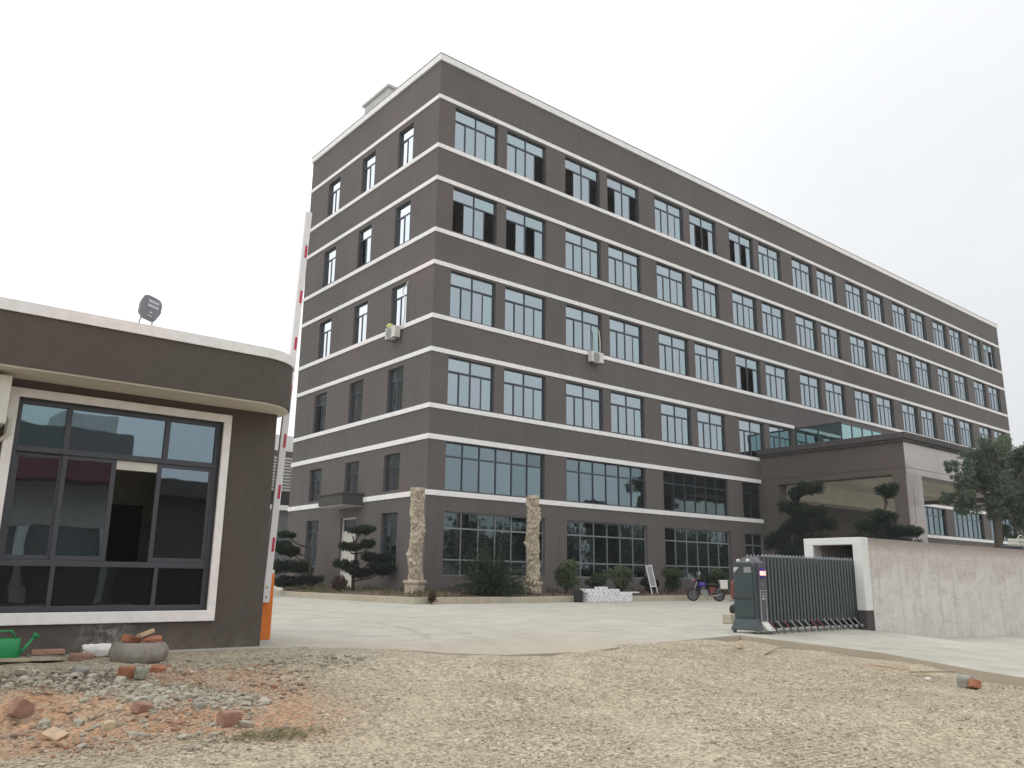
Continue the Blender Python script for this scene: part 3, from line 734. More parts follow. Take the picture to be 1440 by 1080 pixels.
m.quad((gx1, gy+.03, 7.42), (gx1, -.08, 7.42), (gx1, -.08, 8.92), (gx1, gy+.03, 8.92)); m.build('pane', M['glassteal'], gb, raw=True)

# ------------------------------------------------------------------ air conditioners
def aircon(loc, rz, label, pipe, yellow=False):
    t = thing('air_conditioner', loc, label, 'air conditioner', 'outdoor air conditioner units', rz)
    m = MB(); m.box(-.36, .36, -.32, -.06, .06, .52); m.build('casing', M['plastic_white'], t, bevel=.015)
    m = MB(); m.lathe([(.19, 0), (.19, .012), (.17, .012)], -.08, -.335, 28, 0, 'y', .29)
    for i in range(9): m.box(-.25, .09, -.334, -.328, .11+i*.045, .118+i*.045)
    m.build('fan_grille', M['mesh'], t)
    for x in (-.28, .28):
        m = MB(); m.box(x-.02, x+.02, -.36, -.002, .02, .06); m.box(x-.015, x+.015, -.02, -.002, -.12, .02); m.build('bracket', M['steel'], t)
    m = MB(); m.tube(pipe, .022, 8); m.build('pipe', M['plastic_white'], t, smooth=True)
    if yellow:
        m = MB(); m.lathe([(.02, .52), (.12, .53), (.15, .60), (.10, .68), (.02, .70)], -.18, -.2, 10)
        for i, v in enumerate(m.v): m.v[i] = tuple(Vector(v)+Vector((rnd.uniform(-.02, .02), rnd.uniform(-.02, .02), rnd.uniform(-.02, .02))))
        m.build('yellow_wrapping', simple('yellow_film', (.62, .58, .22), .6), t, smooth=True)
    return t
aircon((8.45, -.03, 9.88), 0, 'white outdoor unit on the long facade between fourth floor windows', [(.32, -.1, .5), (.40, -.06, .65), (.41, -.05, 1.2), (.36, -.04, 1.62), (.30, .0, 1.66)])
aircon((-.03, 2.45, 9.86), -PI/2, 'white outdoor unit with yellow wrapping on the narrow end facade', [(.3, -.1, .5), (.5, -.06, .45), (.62, -.06, .9), (.62, -.07, 1.6), (.5, -.12, 1.95), (.78, -.05, 2.25)], True)
aircon((-15.72, -15.7, 2.02), 0, 'white outdoor unit high on the guardhouse wall beside the window', [(.36, -.12, .2), (.42, -.08, .15), (.42, -.06, 0), (.36, -.04, -.06), (.3, .0, -.05)])

# ------------------------------------------------------------------ guardhouse
gh = thing('guardhouse', (-14.5, -15.7, 0), 'low dark brown guardhouse with white framed window and rounded flat roof', 'guardhouse')
GL = Vector((-14.5, -15.7, 0))
def G(m):
    m.v = [tuple(Vector(p)-GL) for p in m.v]; return m
gx0, gx1, gy0, gy1 = -20.5, -12.62, -15.7, -12.4
wh = (-15.24, -13.24, .39, 2.41)
m = MB(); wall_sheet(m, gx0, gx1, -.4, 2.579, [wh], lambda u, d, z: (u, gy0+d, z), .16)
LIGHT_OPENING = (-15.0, -13.1, .85, 2.1); wall_sheet(m, gy0, gy1, -.4, 2.579, [LIGHT_OPENING], lambda u, d, z: (gx1-d, u, z), .1); m.quad((gx0, gy1, -.4), (gx1, gy1, -.4), (gx1, gy1, 2.579), (gx0, gy1, 2.579)); m.quad((gx0, gy0, -.4), (gx0, gy1, -.4), (gx0, gy1, 2.579), (gx0, gy0, 2.579))  # opening in the unseen right wall, added to let daylight into the room
G(m).build('wall', M['guard'], gh, raw=True)
def rounded(x0, x1, y0, y1, r, n=14):
    pts = [(x0, y0)]
    pts += [(x1-r+r*math.sin(PI/2*i/n), y0+r-r*math.cos(PI/2*i/n)) for i in range(n+1)]
    return pts+[(x1, y1), (x0, y1)]
m = MB(); m.prism(rounded(-20.6, -12.51, -16.22, -12.2, .55), 2.60, 3.095); rf = G(m).build('roof', M['guard'], gh)
m = MB(); m.prism(rounded(-20.62, -12.49, -16.24, -12.18, .57), 3.095, 3.205); G(m).build('coping', M['trim'], rf)
m = MB(); m.prism(rounded(-20.58, -12.53, -16.20, -12.22, .53), 2.58, 2.5995); G(m).build('soffit', M['soffit'], rf)
m = MB(); a, b, c, d = wh; e = .085
m.box(a-e, b+e, gy0-.03, gy0+.02, c-.11, c); m.box(a-e, b+e, gy0-.03, gy0+.02, d, d+e); m.box(a-e, a, gy0-.03, gy0+.02, c, d); m.box(b, b+e, gy0-.03, gy0+.02, c, d)
G(m).build('window_surround', M['trim'], gh, bevel=.006)
f = MB(); g = MB(); y0, y1 = gy0+.05, gy0+.13; t = .05
f.box(a, b, y0, y1, c, c+.055); f.box(a, b, y0, y1, d-t, d); f.box(a, a+t, y0, y1, c+.055, d-t); f.box(b-t, b, y0, y1, c+.055, d-t)
zr, zt = .845, 1.925
f.box(a+t, b-t, y0-.004, y1-.004, zr-.028, zr+.028); f.box(a+t, b-t, y0-.004, y1-.004, zt-.028, zt+.028)
for x in (-14.77, -13.81): f.box(x-.025, x+.025, y0, y1, zt+.028, d-t)
for x in (-14.74, -13.78): f.box(x-.02, x+.02, y0, y1, c+.055, zr-.028)
cs = [a+t, -14.77, -14.29, -13.86, b-t]
for i in range(4):
    x0_, x1_ = cs[i], cs[i+1]
    if i == 2: continue                                     # the sash that has been slid open
    yy = y0+(.012 if i in (1, 3) else .035); s = .034
    f.box(x0_-.012, x0_+s, yy, yy+.022, zr+.029, zt-.029); f.box(x1_-s, x1_+.012, yy, yy+.022, zr+.029, zt-.029)
    f.box(x0_+s, x1_-s, yy, yy+.022, zr+.029, zr+.029+.045); f.box(x0_+s, x1_-s, yy, yy+.022, zt-.029-.04, zt-.029)
    g.quad((x0_+s, yy+.011, zr+.07), (x1_-s, yy+.011, zr+.07), (x1_-s, yy+.011, zt-.065), (x0_+s, yy+.011, zt-.065))
for x0_, x1_ in ((a+t, -14.795), (-14.745, -13.835), (-13.785, b-t)): g.quad((x0_, y0+.03, zt+.028), (x1_, y0+.03, zt+.028), (x1_, y0+.03, d-t), (x0_, y0+.03, d-t))
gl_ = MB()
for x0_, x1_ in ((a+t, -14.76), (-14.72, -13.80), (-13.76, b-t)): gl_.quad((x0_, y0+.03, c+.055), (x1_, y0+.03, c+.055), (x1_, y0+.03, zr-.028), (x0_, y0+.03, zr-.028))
wo = G(f).build('window', M['guardframe'], gh, bevel=.003)
link('pane', pane_mesh(G(g), M['glassguard']), wo)
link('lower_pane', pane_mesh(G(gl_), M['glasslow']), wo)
m = MB()
yb_ = gy1-.35; m.quad((-16.5, yb_, 0), (-12.7, yb_, 0), (-12.7, yb_, 2.57), (-16.5, yb_, 2.57)); m.quad((-16.5, gy0+.2, 0), (-12.7, gy0+.2, 0), (-12.7, gy1, 0), (-16.5, gy1, 0))
wall_sheet(m, gy0+.2, gy1, 0, 2.57, [LIGHT_OPENING], lambda u, d, z: (-12.72+d, u, z), .0); m.quad((-16.5, gy0+.2, 2.56), (-12.7, gy0+.2, 2.56), (-12.7, gy1, 2.56), (-16.5, gy1, 2.56))
m.quad((-16.5, gy0+.2, 0), (-16.5, gy1, 0), (-16.5, gy1, 2.57), (-16.5, gy0+.2, 2.57))
G(m).build('room_lining', M['room'], gh, raw=True)
m = MB(); m.box(-13.75, -13.18, gy1-.42, gy1-.36, 0, 1.66); G(m).build('inner_door', M['doorwood'], gh)
m = MB(); m.box(-14.29, -13.87, gy0+.075, gy0+.09, 1.80, 1.815); m.box(-14.29, -13.87, gy0+.076, gy0+.088, 1.815, 1.893); G(m).build('blind', M['plastic_white'], gh)

gm = M['guard'].node_tree; gb2 = [n for n in gm.nodes if n.type == 'BSDF_PRINCIPLED'][0]; src = gb2.inputs['Base Color'].links[0].from_socket
gtc = N(gm, 'ShaderNodeTexCoord'); sp0 = at_y(146, 898, -15.7)-GL
vd = N(gm, 'ShaderNodeVectorMath', operation='DISTANCE'); gm.links.new(gtc.outputs['Object'], vd.inputs[0]); vd.inputs[1].default_value = sp0[:]
k1 = ramp(gm, vd.outputs['Value'], [(.05, .9), (.34, 0.0)]).outputs[0]
k2 = ramp(gm, noise_node(gm, gtc.outputs['Object'], 9, 6, .75).outputs[0], [(.45, 0.0), (.7, .9)]).outputs[0]
lz = N(gm, 'ShaderNodeSeparateXYZ'); gm.links.new(gtc.outputs['Object'], lz.inputs[0])
k3 = math_n(gm, 'MULTIPLY', ramp(gm, lz.outputs[2], [(.0, .55), (.22, 0.0)]).outputs[0], ramp(gm, noise_node(gm, gtc.outputs['Object'], 3.5, 6, .7).outputs[0], [(.4, 0.0), (.65, 1.0)]).outputs[0])
gc = mixc(gm, math_n(gm, 'MULTIPLY', k1, k2), src, (.55, .55, .54)); gc = mixc(gm, k3, gc, (.26, .22, .17)); gm.links.new(gc, gb2.inputs['Base Color'])

m = MB(); a, b, c, d = LIGHT_OPENING
m.box(gx1-.09, gx1-.03, a, b, c, c+.05); m.box(gx1-.09, gx1-.03, a, b, d-.05, d); m.box(gx1-.09, gx1-.03, a, a+.05, c+.05, d-.05); m.box(gx1-.09, gx1-.03, b-.05, b, c+.05, d-.05); m.box(gx1-.085, gx1-.035, -14.08, -14.02, c+.05, d-.05)
so_ = G(m).build('side_window', M['guardframe'], gh)  # frame for the added opening that lights the room, on the unseen side
m = MB(); m.quad((gx1-.06, -14.02, c+.05), (gx1-.06, b-.05, c+.05), (gx1-.06, b-.05, d-.05), (gx1-.06, -14.02, d-.05)); G(m).build('pane', M['glassguard'], so_, raw=True)

# floodlight on the guardhouse roof
fl = thing('floodlight', (-14.25, -16.02, 3.205), 'grey solar floodlight standing on the guardhouse roof edge', 'floodlight', rz=.15)
m = MB(); Rx = Matrix.Rotation(math.radians(12), 4, 'Y') @ Matrix.Rotation(math.radians(-18), 4, 'X')
out = [(-.075, -.16), (.07, -.16), (.125, -.02), (.125, .10), (.10, .155), (.05, .17), (-.05, .17), (-.10, .15), (-.13, .05), (-.13, -.10)]
n = len(out); T = Matrix.Translation((.02, 0, .26)) @ Rx
m.add([T @ Vector((x, -.03, z)) for x, z in out]+[T @ Vector((x*.96, .03, z*.96)) for x, z in out], [tuple(range(n)), tuple(reversed(range(n, 2*n)))]+[(i, n+i, n+(i+1) % n, (i+1) % n) for i in range(n)])
m.build('lamp_housing', simple('floodlight_grey', (.16, .16, .175), .5), fl, bevel=.012)
m = MB()
for z in (.085, .02):
    m.obox(T @ Matrix.Translation((.015, -.033, z)), .13, .008, .045)
m.build('led_panel', simple('led_lens', (.42, .42, .46), .3), fl, bevel=.004)
m = MB(); m.obox(T @ Matrix.Translation((-.002, -.034, -.075)), .035, .008, .022); m.obox(T @ Matrix.Translation((-.006, -.034, -.125)), .06, .008, .014); m.build('sensor', M['line'], fl, bevel=.004)
m = MB(); m.tube([(-.10, 0, .0), (-.085, 0, .1), (-.07, .0, .16)], .008, 8); m.tube([(.06, 0, .0), (.06, 0, .09), (.06, 0, .15)], .008, 8); m.box(-.13, .09, -.02, .02, 0, .006); m.build('bracket', M['steel'], fl)

# ------------------------------------------------------------------ barrier at the guardhouse corner
bg = thing('barrier_gate', (-12.40, -15.25, 0), 'orange barrier post with its white and red arm raised upright', 'barrier')
m = MB(); m.box(-.09, .09, -.02, .2, .03, .78); m.build('cabinet', M['orange'], bg, bevel=.008)
m = MB(); m.box(-.11, .11, -.04, .22, 0, .03); m.build('base_plate', M['bulk'], bg)
m = MB(); m.box(-.085, .085, -.015, .195, .78, .82); m.build('cap', M['boomwhite'], bg, bevel=.006)
arm0 = Vector((-.03, -.07, .45)); arm1 = Vector((.16, -.07, 5.38)); ad_ = (arm1-arm0); Rl = Matrix.Rotation(math.atan2(ad_.x, ad_.z), 4, 'Y')
LA = ad_.length; TA = Matrix.Translation(arm0) @ Rl
m = MB(); m.obox(TA @ Matrix.Translation((0, 0, LA/2)), .085, .05, LA); arm = m.build('arm', M['boomwhite'], bg, bevel=.006)
for i in range(7):
    z = .58+i*.619
    m = MB(); m.obox(TA @ Matrix.Translation((.012, -.027, z+.08)), .03, .005, .165); m.build('red_marker', M['red'], arm)
m = MB()
for z in (.06, .17): m.lathe([(.012, -.03), (.012, 0)], arm0.x, arm0.y, 8, 0, 'y', arm0.z+z)
m.build('bolt', M['steel'], arm)

# ------------------------------------------------------------------ boundary wall with gate housing
bw = thing('boundary_wall', (-2.8, -17.5, 0), 'stained cement boundary wall with white painted gate housing at its end', 'wall')
WL = Vector((-2.8, -17.5, 0))
def Wf(m): m.v = [tuple(Vector(p)-WL) for p in m.v]; return m
m = MB(); NXW = 60
for i in range(NXW+1):
    x = -2.56+i*.5
    for z in (-.6, .3, .9, 1.5): m.v.append((x, -17.5, z))
for i in range(NXW):
    for j in range(3): q = i*4+j; m.f.append((q, q+4, q+5, q+1)); m.mi.append(0)
m.quad((-2.56, -17.5, 1.5), (27.44, -17.5, 1.5), (27.44, -17.26, 1.5), (-2.56, -17.26, 1.5)); m.quad((-2.56, -17.26, -.6), (27.44, -17.26, -.6), (27.44, -17.26, 1.5), (-2.56, -17.26, 1.5))
Wf(m).build('wall_face', M['cement'], bw, raw=True)
m = MB(); m.box(-2.6, 9, -16.62, -16.43, -.3, 1.40); m.box(9, 9.2, -17.25, -16.43, -.3, 1.40); m.box(-2.561, 9.2, -17.255, -16.43, 1.40, 1.499)
Wf(m).build('housing', M['cement'], bw)
m = MB(); m.box(-2.8, -2.562, -17.503, -17.34, .29, 1.385); m.box(-2.8, -2.602, -16.60, -16.42, 0, 1.385); m.box(-2.8, -2.562, -17.503, -16.42, 1.385, 1.505)
Wf(m).build('portal_frame', M['white'], bw, bevel=.008)
m = MB(); m.box(-2.79, -2.563, -17.495, -17.345, -.3, .289); Wf(m).build('plinth', M['stone_dark'], bw)

# ------------------------------------------------------------------ retractable gate
rg = thing('retractable_gate', (-5.3, -17.1, 0), 'slate grey folding gate drawn back into the white housing', 'gate')
def gb_(m, name, mat, par=None, **k): return m.build(name, mat, par or rg, **k)
# motor head: green-grey cabinet seen from its side, purple-grey display post facing the road
m = MB()
pr = [(-.30, .0), (-.27, .07), (-.245, .17), (-.24, .93), (-.21, .98), (.09, .98), (.12, .93), (.125, .17), (.15, .07), (.18, .0)]
nn = len(pr)
m.add([(-.44-.05*max(0, (.17-z)/.17), y, z+.045) for y, z in pr]+[(-.34, y, z+.045) for y, z in pr], [tuple(range(nn)), tuple(reversed(range(nn, 2*nn)))]+[(i, (i+1) % nn, nn+(i+1) % nn, nn+i) for i in range(nn)])
m.box(-.339, -.17, -.20, .12, .10, .96)
head = gb_(m, 'motor_head', M['gate'], bevel=.01)
m = MB(); m.box(-.446, -.4405, -.225, .105, .215, .475); m.box(-.446, -.4405, -.225, .105, .50, .965)
gb_(m, 'door_panel', M['gate'], head, bevel=.003)
m = MB(); m.add([(-.4475, .10, .955), (-.4475, .0, .955), (-.4475, .10, .87)], [(0, 1, 2)]); gb_(m, 'corner_decal', M['line'], head, raw=True)
m = MB(); m.quad((-.4475, -.08, .875), (-.4475, -.205, .875), (-.4475, -.205, .955), (-.4475, -.08, .955)); gb_(m, 'square_decal', M['mesh'], head, raw=True)
for y in (-.12, .05):
    m = MB(); m.lathe([(.026, 0), (.03, .03), (.02, .05)], -.39, y, 12, 0, 'z', 1.025); gb_(m, 'warning_lamp', M['plastic_white'], head, smooth=True)
m = MB(); m.box(-.345, -.155, -.26, .10, .12, 1.02); m.add([(-.345, -.26, 1.02), (-.155, -.26, 1.02), (-.155, .10, 1.02), (-.345, .10, 1.02), (-.30, -.17, 1.10), (-.2, -.17, 1.10), (-.2, .04, 1.10), (-.30, .04, 1.10)], [(4, 5, 6, 7), (0, 1, 5, 4), (1, 2, 6, 5), (2, 3, 7, 6), (3, 0, 4, 7)])
disp = gb_(m, 'display_post', M['panel'], bevel=.006)
m = MB(); m.lathe([(.078, -.012), (.078, 0), (.064, 0)], -.25, -.26, 28, 0, 'y', .87); gb_(m, 'ring', M['purple'], disp)
led, lnt, lb, lo_ = new_mat('led_glow'); lb.inputs['Base Color'].default_value = (.8, .3, .25, 1)
lg = noise_node(lnt, coords(lnt), 60, 2); lr = ramp(lnt, lg.outputs[0], [(.3, (1, .25, .15)), (.6, (1, .8, .75))])
lnt.links.new(lr.outputs[0], lb.inputs['Emission Color']); lb.inputs['Emission Strength'].default_value = 1.0
m = MB(); m.box(-.325, -.175, -.278, -.273, .835, .90); gb_(m, 'led_display', led, disp)
x0, x1, z0, z1 = -.325, -.175, .17, .62
m = MB()
for q in ((x0, x1, z0, z0+.008), (x0, x1, z1-.008, z1), (x0, x0+.008, z0+.008, z1-.008), (x1-.008, x1, z0+.008, z1-.008)): m.box(q[0], q[1], -.266, -.2605, q[2], q[3])
gb_(m, 'notice_border', M['line'], disp)
m = MB(); cx = -.25
m.box(cx-.008, cx+.014, -.265, -.2605, .565, .583); m.add([(cx-.02, -.2615, .52), (cx+.0, -.2615, .563), (cx+.02, -.2615, .55), (cx+.028, -.2615, .525), (cx+.012, -.2615, .53), (cx+.012, -.2615, .515)], [(0, 1, 2, 3, 4, 5)]); m.box(cx-.035, cx+.045, -.265, -.2605, .485, .508)
gb_(m, 'walker_symbol', M['line'], disp)
m = MB()
for z in (.69, .715): m.box(cx-.05, cx+.05, -.263, -.2605, z, z+.008)
gb_(m, 'caption', M['mesh'], disp)
m = MB()
m.add([(-.335, -.262, .165), (-.165, -.262, .165), (-.115, -.36, .04), (-.29, -.36, .04), (-.335, -.2, .165), (-.165, -.2, .165), (-.115, -.25, .04), (-.29, -.25, .04)], [(0, 1, 2, 3), (7, 6, 5, 4), (0, 3, 7, 4), (1, 5, 6, 2), (3, 2, 6, 7), (0, 4, 5, 1)])
gb_(m, 'foot_cover', M['plastic_white'], disp, bevel=.008)
def wheel_mesh():
    m = MB(); m.lathe([(.012, -.02), (.034, -.018), (.036, 0), (.034, .018), (.012, .02)], 0, 0, 16, 0, 'y'); return m.mesh('wheel', M['steel'], True)
wm = wheel_mesh()
for x, y in ((-.2, -.33), (-.13, -.33), (-.44, -.27), (-.44, .14)): link('wheel', wm, rg, (x, y, .036))
def bar_mesh():
    m = MB(); m.box(-.026, .026, -.03, .03, .12, 1.09, 0)
    m.add([(-.019, -.03, 1.09), (.019, -.03, 1.09), (.019, .03, 1.09), (-.019, .03, 1.09), (0, -.01, 1.12), (0, .01, 1.12)], [(0, 1, 4), (1, 2, 5, 4), (2, 3, 5), (3, 0, 4, 5)], 0)
    m.box(-.004, .004, -.008, .008, 1.11, 1.135, 1)
    return m.mesh('gate_bar', [M['gatebar'], M['line']])
bm_ = bar_mesh(); NBAR = 33
for i in range(NBAR):
    x = -.115+i*.093
    link('gate_bar', bm_, rg, (x, -.2, .02)); link('gate_bar', bm_, rg, (x+.045, .10, .02))
m = MB(); xe = -.115+NBAR*.093
for i in range(NBAR):
    x = -.115+i*.093
    for z in (.25, .62, .98):
        m.tube([(x, -.17, z), (x+.093, .08, z+.06)], .01, 5); m.tube([(x, .08, z), (x+.093, -.17, z-.05)], .01, 5)
m.box(-.15, xe, -.06, -.04, .05, 1.06)  # dark sheet added between the bar rows, standing in for their shade
gb_(m, 'lattice_and_shade_sheet', M['gatebar_dark'])
for i in range(14):
    x = -.02+i*.19
    m = MB(); m.tube([(x-.07, -.225, .17), (x-.03, -.27, .10), (x+.012, -.305, .045)], [.016, .014, .012], 6)
    gb_(m, 'wheel_arm', M['pink'] if i in (0, 2, 6, 7) else M['steel'])
    link('wheel', wm, rg, (x+.02, -.32, .037))
# red tank and concrete block behind the motor head
p = at_z(1028, 877, 0); q = at_z(1038, 866, 0)
rt = thing('fuel_tank', (q.x+.15, q.y+.1, 0), 'faded red metal cylinder half hidden behind gate motor', 'tank')
m = MB(); m.lathe([(.05, .34), (.12, .36), (.14, .40), (.14, .72), (.12, .76), (.05, .79), (.045, .83)], 0, 0, 20); m.build('cylinder', M['redpaint'], rt, smooth=True)
m = MB(); m.box(-.14, .14, -.13, .13, .3, .335); m.build('tray', M['steel'], rt)
for sx in (-.17, .17):
    m = MB(); m.lathe([(.03, -.03), (.11, -.03), (.12, 0), (.11, .03), (.03, .03)], 0, 0, 18, 0, 'x'); m.build('wheel', M['black'], rt, (sx, -.02, .13), smooth=True)
m = MB(); m.tube([(-.12, 0, .05), (-.12, 0, .34)], .015, 6); m.tube([(.12, 0, .05), (.12, 0, .34)], .015, 6); m.build('leg', M['steel'], rt)
m = MB(); m.box(-.22, .1, -.08, .1, 0, .17); o = m.build('concrete_block', M['kerb'], None, (p.x+.08, p.y, 0), (0, 0, .1), bevel=.015); tag(o, 'pale concrete block on the yard behind the gate motor', 'block')

# ------------------------------------------------------------------ planting beds and kerbs
kl = [(-.75, 10.9), (-2.4, 5.6), (-2.6, 4.3), (-3.04, -4.1), (2.4, -4.1)]
def kerb_run(pl, w=.16, h=.19):
    m = MB(); n = len(pl); off = []
    for i in range(n):
        a = Vector(pl[max(i-1, 0)]); b = Vector(pl[min(i+1, n-1)]); t = (b-a).normalized(); nrm = Vector((-t.y, t.x)); off.append(Vector(pl[i])+nrm*w)
    for i in range(n):
        p = pl[i]; q = off[i]; m.v += [(p[0], p[1], -.02), (p[0], p[1], h), (q.x, q.y, h), (q.x, q.y, -.02)]
    for i in range(n-1):
        for k in range(3): a = i*4+k; m.f.append((a, a+4, a+5, a+1)); m.mi.append(0)
    m.f += [(0, 1, 2, 3), ((n-1)*4+3, (n-1)*4+2, (n-1)*4+1, (n-1)*4)]; m.mi += [0, 0]; return m
o = kerb_run(resample(kl, .8)).build('kerb', M['kerb'], bevel=.012); tag(o, 'pale concrete kerb bending round the bed at the building corner', 'kerb')
o = kerb_run(resample([(2.42, -3.75), (19.4, -3.75)], .8)).build('kerb', M['kerb'], bevel=.012); tag(o, 'straight pale kerb set back behind the wrapped bundles and motorcycle', 'kerb')
def z_bed(x, y):
    d = min(1, max(0, min(y+3.9, 99)/2.6)) if x > -.5 else min(1, max(0, min((x+2.9)/2.0, (y+4)/2.2)))
    return .17+.13*d+.02*fbm(x, y, 1.5, 3)
m = MB(); bx = np.arange(-3.0, 20.01, .25); by = np.arange(-4.0, 11.01, .25)
idx = {}
for i, x in enumerate(bx):
    for j, y in enumerate(by):
        if x > .25 and y > .3: continue
        lx = np.interp(y, [-4.1, 4.3, 5.6, 10.9], [-3.0, -2.55, -2.35, -.7])
        xx = max(x, lx+.1); yy = max(y, -3.96 if x < 2.45 else -3.62)
        idx[i, j] = len(m.v); m.v.append((xx, yy, z_bed(xx, yy)))
for (i, j) in list(idx):
    c = [(i, j), (i+1, j), (i+1, j+1), (i, j+1)]
    if all(q in idx for q in c): m.f.append(tuple(idx[q] for q in c)); m.mi.append(0)
o = m.build('planting_bed', M['soil'], raw=True); tag(o, kind='structure')
# rough grass and russet ground plants on the bed
n = 9000; gxv = nrng.uniform(-2.9, 19, n); gyv = nrng.uniform(-3.9, 10.5, n)
lx = np.interp(gyv, [-4.1, 4.3, 5.6, 10.9], [-2.85, -2.4, -2.2, -.6])
ok = ((gxv < -.05) & (gxv > lx)) | ((gxv > -.05) & (gyv < -.1) & (gyv > np.where(gxv < 2.4, -3.9, -3.55)))
gxv, gyv = gxv[ok], gyv[ok]; den = np.array([fbm(a, b, .8, 3) for a, b in zip(gxv, gyv)])
ok = (den > -.25) & ((gxv < -.1) | (nrng.uniform(0, 1, len(gxv)) < .45)); gxv, gyv = gxv[ok], gyv[ok]
hh = nrng.uniform(.08, .26, len(gxv)); zz = np.array([z_bed(a, b) for a, b in zip(gxv, gyv)])
an = nrng.uniform(0, 2*PI, len(gxv)); lean = nrng.normal(0, .06, (len(gxv), 2))
v = np.stack([np.stack([gxv-np.cos(an)*.02, gyv-np.sin(an)*.02, zz], 1), np.stack([gxv+np.cos(an)*.02, gyv+np.sin(an)*.02, zz], 1), np.stack([gxv+lean[:, 0], gyv+lean[:, 1], zz+hh], 1)], 1).reshape(-1, 3)
fac = np.arange(len(v)).reshape(-1, 3)
red = (gxv > -1.2) & (gyv < 1.5)
for nm, sel, mat in (('grass', ~red, 'grass'), ('ground_cover', red, 'leafred')):
    tag(link(nm, np_mesh(nm, v, fac[sel], M[mat])), kind='stuff')

# ------------------------------------------------------------------ carved stone columns
def carved_shaft(seed, h=3.0, r=.185):
    nt_, nz = 84, 260; vs = []
    for j in range(nz+1):
        z = h*j/nz
        for i in range(nt_):
            th = 2*PI*i/nt_
            ph = th-z*3.1+seed                              # body winding round the shaft
            coil = math.exp(-((math.sin(ph/2))/.36)**2)*.055
            ph2 = th+z*4.4+seed*2; coil += math.exp(-((math.sin(ph2/2))/.2)**2)*.04
            p = Vector((math.cos(th)*.9, math.sin(th)*.9, z*1.0))
            n1 = mnoise.fractal(p*4.2+Vector((seed, 0, 0)), .8, 2.1, 4)
            cell = mnoise.cell(p*0) if False else 0
            vor = mnoise.voronoi(p*4.5+Vector((seed*3, 0, 0)))[0]
            d = r+coil*1.15+n1*.03+min(.075, max(0, (vor[1]-vor[0])*.24))-.04
            if .9 < z < 1.6: d += .03*math.sin((z-.9)/.7*PI)*max(0, math.cos(th+2.2))
            if z > h-.12: d = max(d, r+.03)
            vs.append((d*math.cos(th), d*math.sin(th), z))
    fs = [(j*nt_+i, j*nt_+(i+1) % nt_, (j+1)*nt_+(i+1) % nt_, (j+1)*nt_+i) for j in range(nz) for i in range(nt_)]
    m = MB(); m.add(vs, fs); m.f.append(tuple(range(nz*nt_, (nz+1)*nt_))); m.mi.append(0); return m
for k_, (px, py, hz, seed, lab) in enumerate(((583, 832, .30, .4, 'carved cream stone column standing at the building corner'), (749, 833, .275, 2.3, 'carved cream stone column rising behind the feathery bush'))):
    p = at_z(px, py, hz)
    if k_ == 1: p = at_y(749, 833, -2.0)
    t = thing('stone_column', (p.x, p.y, p.z-.06), lab, 'column', 'pair of carved stone columns', rz=.5)
    m = MB(); m.box(-.25, .25, -.25, .25, 0, .31); m.build('plinth', M['carved'], t, bevel=.02)
    m = MB(); m.box(-.295, .295, -.295, .295, .31, .43); m.build('plinth_cap', M['carved'], t, bevel=.03)
    carved_shaft(seed, 3.03).build('shaft', M['carved'], t, (0, 0, .43), smooth=True)

# ------------------------------------------------------------------ plants
def leaf_obj(name, blobs, n, ln, wd, mat, parent, seed, shell=.45, droop=0.0, up=.3):
    rng = np.random.default_rng(seed); p, d = blob_points(blobs, n, rng, shell)
    nr = d*.5+rng.normal(size=d.shape)*.6; nr[:, 2] += up; nr /= np.linalg.norm(nr, axis=1, keepdims=True)
    v, f = leaves(p, nr, ln, wd, rng, droop)
    return link(name, np_mesh(name, v, f, M[mat]), parent)
def trunk_mb(pts, r0_, r1_, n=9):
    m = MB(); k = len(pts); m.tube(pts, [r0_+(r1_-r0_)*i/(k-1) for i in range(k)], n); return m
def cloud_tree(loc, label, pads, seed, trunk_r=.09, nleaf=2600, mat='leafdark'):
    """pruned tree: bent trunk, one limb to each flat pad of needles"""
    t = thing('cloud_pruned_tree', loc, label, 'tree', 'cloud pruned trees round the building')
    r = random.Random(seed); top = max(p[2] for p in pads)
    tp = []
    for i in range(7):
        z = top*.92*i/6; tp.append((math.sin(i*1.3+seed)*.12*i/6*top/3, math.cos(i*1.7+seed)*.1*i/6*top/3, z))
    m = trunk_mb(tp, trunk_r, trunk_r*.4)
    for (x, y, z, rx, ry, rz_) in pads:
        k = min(range(7), key=lambda i: abs(tp[i][2]-(z-.35))); a = Vector(tp[k]); b = Vector((x, y, z-rz_*.2))
        mid = (a+b)/2+Vector((r.uniform(-.1, .1), r.uniform(-.1, .1), -.08)); m.tube([a, mid, b], [trunk_r*.5, trunk_r*.38, trunk_r*.22], 6)
    m.build('trunk', M['bark'], t, smooth=True)
    for i, (x, y, z, rx, ry, rz_) in enumerate(pads):
        bl = []
        for k in range(9):
            a = r.uniform(0, 2*PI); q = r.uniform(0, .75); bl.append((x+math.cos(a)*q*rx, y+math.sin(a)*q*ry, z+r.uniform(-.2, .35)*rz_, rx*r.uniform(.3, .5), ry*r.uniform(.3, .5), rz_*r.uniform(.45, .8)))
        leaf_obj('foliage_pad', bl, int(nleaf*rx*ry*4)+900, .12, .032, mat, t, seed*17+i, .6, 0, .4)
    return t
def pads_from_px(loc, lst):
    """pads given by where they stand in front of the facade: pixel centre, half width px, half height px, depth shift"""
    out = []; dref = (Vector(loc)-CAM).dot(fwd)
    for px, py, hw, hh_, dd in lst:
        d = ray(px, py); t = (dref+dd)/1.0; p = CAM+d*t; s = t/FPX
        out.append((p.x-loc[0], p.y-loc[1], p.z-loc[2], hw*s*1.12, hw*s*.9, hh_*s*1.2))
    return out
l1 = (-1.25, 2.7, z_bed(-1.25, 2.7))
